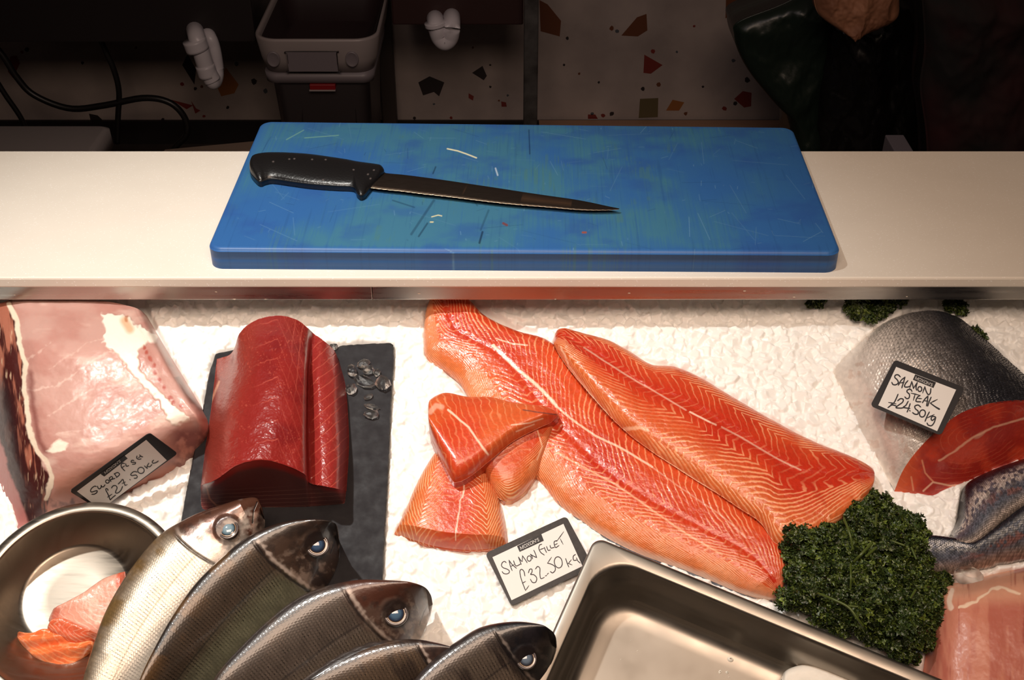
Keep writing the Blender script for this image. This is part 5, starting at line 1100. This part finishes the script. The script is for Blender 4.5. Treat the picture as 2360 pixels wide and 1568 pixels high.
parsley('parsley_sprig', 'tiny parsley sprig under the rail, farthest left of those at the back', [(1850,690),(1900,690),(1890,706),(1860,703)], .012, 120, 18, .0027, [], 'shaded parsley sprigs along the back')
parsley('parsley_sprig', 'dark parsley sprig under the rail to the right of the silver salmon chunk', [(2185,690),(2235,690),(2230,718),(2205,722),(2180,708)], .018, 240, 28, .0027, [], 'shaded parsley sprigs along the back')
parsley('parsley_sprig', 'small green sprig peeping from behind the upper right edge of the silver salmon chunk', [(2225,765),(2250,762),(2268,775),(2262,795),(2240,790)], .020, 180, 38, .0027, [], 'shaded parsley sprigs along the back')
parsley('parsley_sprig', 'dark tuft of parsley under the fish tail beside the pink steak', [(2150,1325),(2190,1322),(2200,1345),(2165,1350)], .012, 180, 48, .0027, [])

# ------------------------------------------------------------------ ice
def chunk_mesh(c, n, rx, ry, rz, rot, seed, name, mat):
    rg = np.random.default_rng(seed); a, b = basis(n, (0, 1, .1)); cr_, sr = math.cos(rot), math.sin(rot); a, b = a*cr_ + b*sr, b*cr_ - a*sr
    m, k = 9, 7; th = np.linspace(0, 2*np.pi, m, endpoint=False); ph = np.linspace(.06, np.pi-.06, k)
    d = np.stack([np.sin(ph)[:, None]*np.cos(th), np.sin(ph)[:, None]*np.sin(th), np.cos(ph)[:, None]*np.ones(m)], -1)
    pl = rg.normal(0, 1, (14, 3)); pl /= np.linalg.norm(pl, axis=1)[:, None]; r = np.min(np.where(d@pl.T > .05, (.74 + .2*rg.random(14))/np.maximum(d@pl.T, .05), 9), -1); r = np.minimum(r, 1.15)
    p = d*r[..., None]
    return loops_mesh(name, c + p[..., :1]*rx*a + p[..., 1:2]*ry*b + (p[..., 2:3]*rz + rz*.9)*n, mat, cap0=True, cap1=True, smooth=False)
m, nt, ln, b = new_mat('clear_ice'); b.inputs['Base Color'].default_value = (.93, .93, .92, 1); setp(b, rough=.3, trans=1.0, ior=1.31, coat=.3)
add_bump(nt, ln, b, 500, .5, .0006, 3); M_clear = m
CUB = [(812,860,13,14,.3,'greyish ice chunk touching the tuna, upper left of the cluster on the slate'), (838,842,15,10,.2,'ice chunk at the top of the cluster on the slate'), (848,858,14,11,.8,'ice chunk just above the long white one on the slate'), (841,882,26,13,-.35,'long white ice chunk in the middle of the cluster on the slate'),
       (868,863,9,9,.4,'small dark ice chunk right of the cluster centre on the slate'), (884,890,18,17,.5,'large ice chunk on the right edge of the slate'), (810,900,12,13,.1,'dim ice chunk below the cluster next to the tuna'), (857,940,18,6,-.25,'thin sliver of ice alone lower down on the slate'), (856,958,19,10,.0,'flat wet ice chunk under the thin sliver on the slate'), (850,917,12,6,.5,'small clear ice piece between the cluster and the sliver'), (770,802,12,8,.2,'ice chunk on the top edge of the slate by the tuna')]
for i, (x, y, a, b_3, ro, lb) in enumerate(CUB):
    mp = .00042; tag(chunk_mesh(ICE.P(x, y, .0095), ICE.N, a*mp, b_3*mp*1.15, min(a, b_3)*mp*.75, ro, i+3, 'ice_chunk', M_clear), lb, 'ice', 'loose ice chunks on the slate')
tag(chunk_mesh(ICE.P(2228, 1330, .006), ICE.N, .0140, .0090, .006, -.1, 44, 'ice_chunk', M_clear), 'flat clear ice chunk between the fish tail and the pink steak', 'ice')

def ice_bed():
    res = .00095; u0, u1, v0, v1 = -.60, .60, -.47, .095
    nu, nv = int((u1-u0)/res), int((v1-v0)/res)
    uu = u0 + np.arange(nu)*res; vv = v0 + np.arange(nv)*res
    Hh = np.full((nu, nv), -.0035)
    rg = np.random.default_rng(11)
    for sp, top0, topv, rad in ((.0085, -.0020, .0055, .0070), (.0062, -.0012, .0050, .0048)):
        gx, gy = np.meshgrid(np.arange(u0+.008, u1-.008, sp), np.arange(v0+.008, v1-.008, sp), indexing='ij')
        cx = (gx + rg.uniform(-.5, .5, gx.shape)*sp).ravel(); cy = (gy + rg.uniform(-.5, .5, gy.shape)*sp).ravel(); n = len(cx)
        K = int(rad*1.3/res) + 1; o = np.arange(-K, K+1); ox, oy = np.meshgrid(o, o, indexing='ij'); ox, oy = ox.ravel(), oy.ravel()
        ic, jc = np.round((cx-u0)/res).astype(int), np.round((cy-v0)/res).astype(int)
        top = top0 + topv*rg.random(n)**1.2; gxs, gys = rg.normal(0, .34, n), rg.normal(0, .34, n)
        az = rg.random((n, 6))*.9 + np.arange(6)*1.047 + rg.random((n, 1))*6; rk = rad*(.55 + .5*rg.random((n, 6)))
        for s in range(0, n, 4000):
            e = slice(s, min(n, s+4000))
            I = np.clip(ic[e, None] + ox, 0, nu-1); J = np.clip(jc[e, None] + oy, 0, nv-1)
            dx = u0 + I*res - cx[e, None]; dy = v0 + J*res - cy[e, None]
            h = top[e, None] + gxs[e, None]*dx + gys[e, None]*dy
            for k in range(6): h = np.minimum(h, top[e, None] + .0008 + (rk[e, k:k+1] - (dx*np.cos(az[e, k:k+1]) + dy*np.sin(az[e, k:k+1])))*2.2)
            np.maximum.at(Hh, (I, J), h)
    # soften a little (meltwater rounds the lumps)
    for _ in range(0):
        Hp = np.pad(Hh, 1, mode='edge'); Hh = (Hp[1:-1, 1:-1]*4 + Hp[:-2, 1:-1] + Hp[2:, 1:-1] + Hp[1:-1, :-2] + Hp[1:-1, 2:])/8
    U, V = np.meshgrid(uu, vv, indexing='ij')
    Hh += .004*(fbm(U*14, V*14, 3, 3)-.5)
    P0 = ICE.at(U, V, Hh*0); px, py = project(P0)
    press = np.zeros(U.shape)
    for poly in FOOT: press = np.maximum(press, sm(6, -6, sdf(px, py, poly)))
    Hh = Hh*(1-press) + np.minimum(Hh, -.003)*press
    a, b = cuv(0, 0); d = np.hypot(U-bu, V-bv_); Hh = np.where(d < br*.93, np.minimum(Hh, -.045 + .02*0), Hh); Hh = np.where((d >= br*.93) & (d < br*1.02), np.minimum(Hh, .0), Hh)
    q = P0 - PF.O; pa_, pb2 = q@PF.U, q@PF.V; dins = np.minimum(np.minimum(pa_, LP-pa_), np.minimum(pb2, WPN-pb2)); Hh = np.where(dins > .005, -.045, Hh); 
    Hh = np.where((dins > -.002) & (dins <= .005), np.minimum(Hh, .006), Hh)
    G = ICE.at(U, V, Hh)
    m, nt, ln, b = new_mat('crushed_ice'); b.inputs['Base Color'].default_value = (*lin((247, 246, 243)), 1)
    setp(b, rough=.30, spec=.4, sss=.5, sss_scale=.005, ssr=(1, .95, .88)); add_bump(nt, ln, b, 700, .25, .0005, 3)
    o = finish_sheet('crushed_ice', G, ICE, -.08, None, m)
    tag(o, 'bed of white crushed ice filling the display under all the fish', 'ice'); o['kind'] = 'stuff'
    return o
ice_bed()
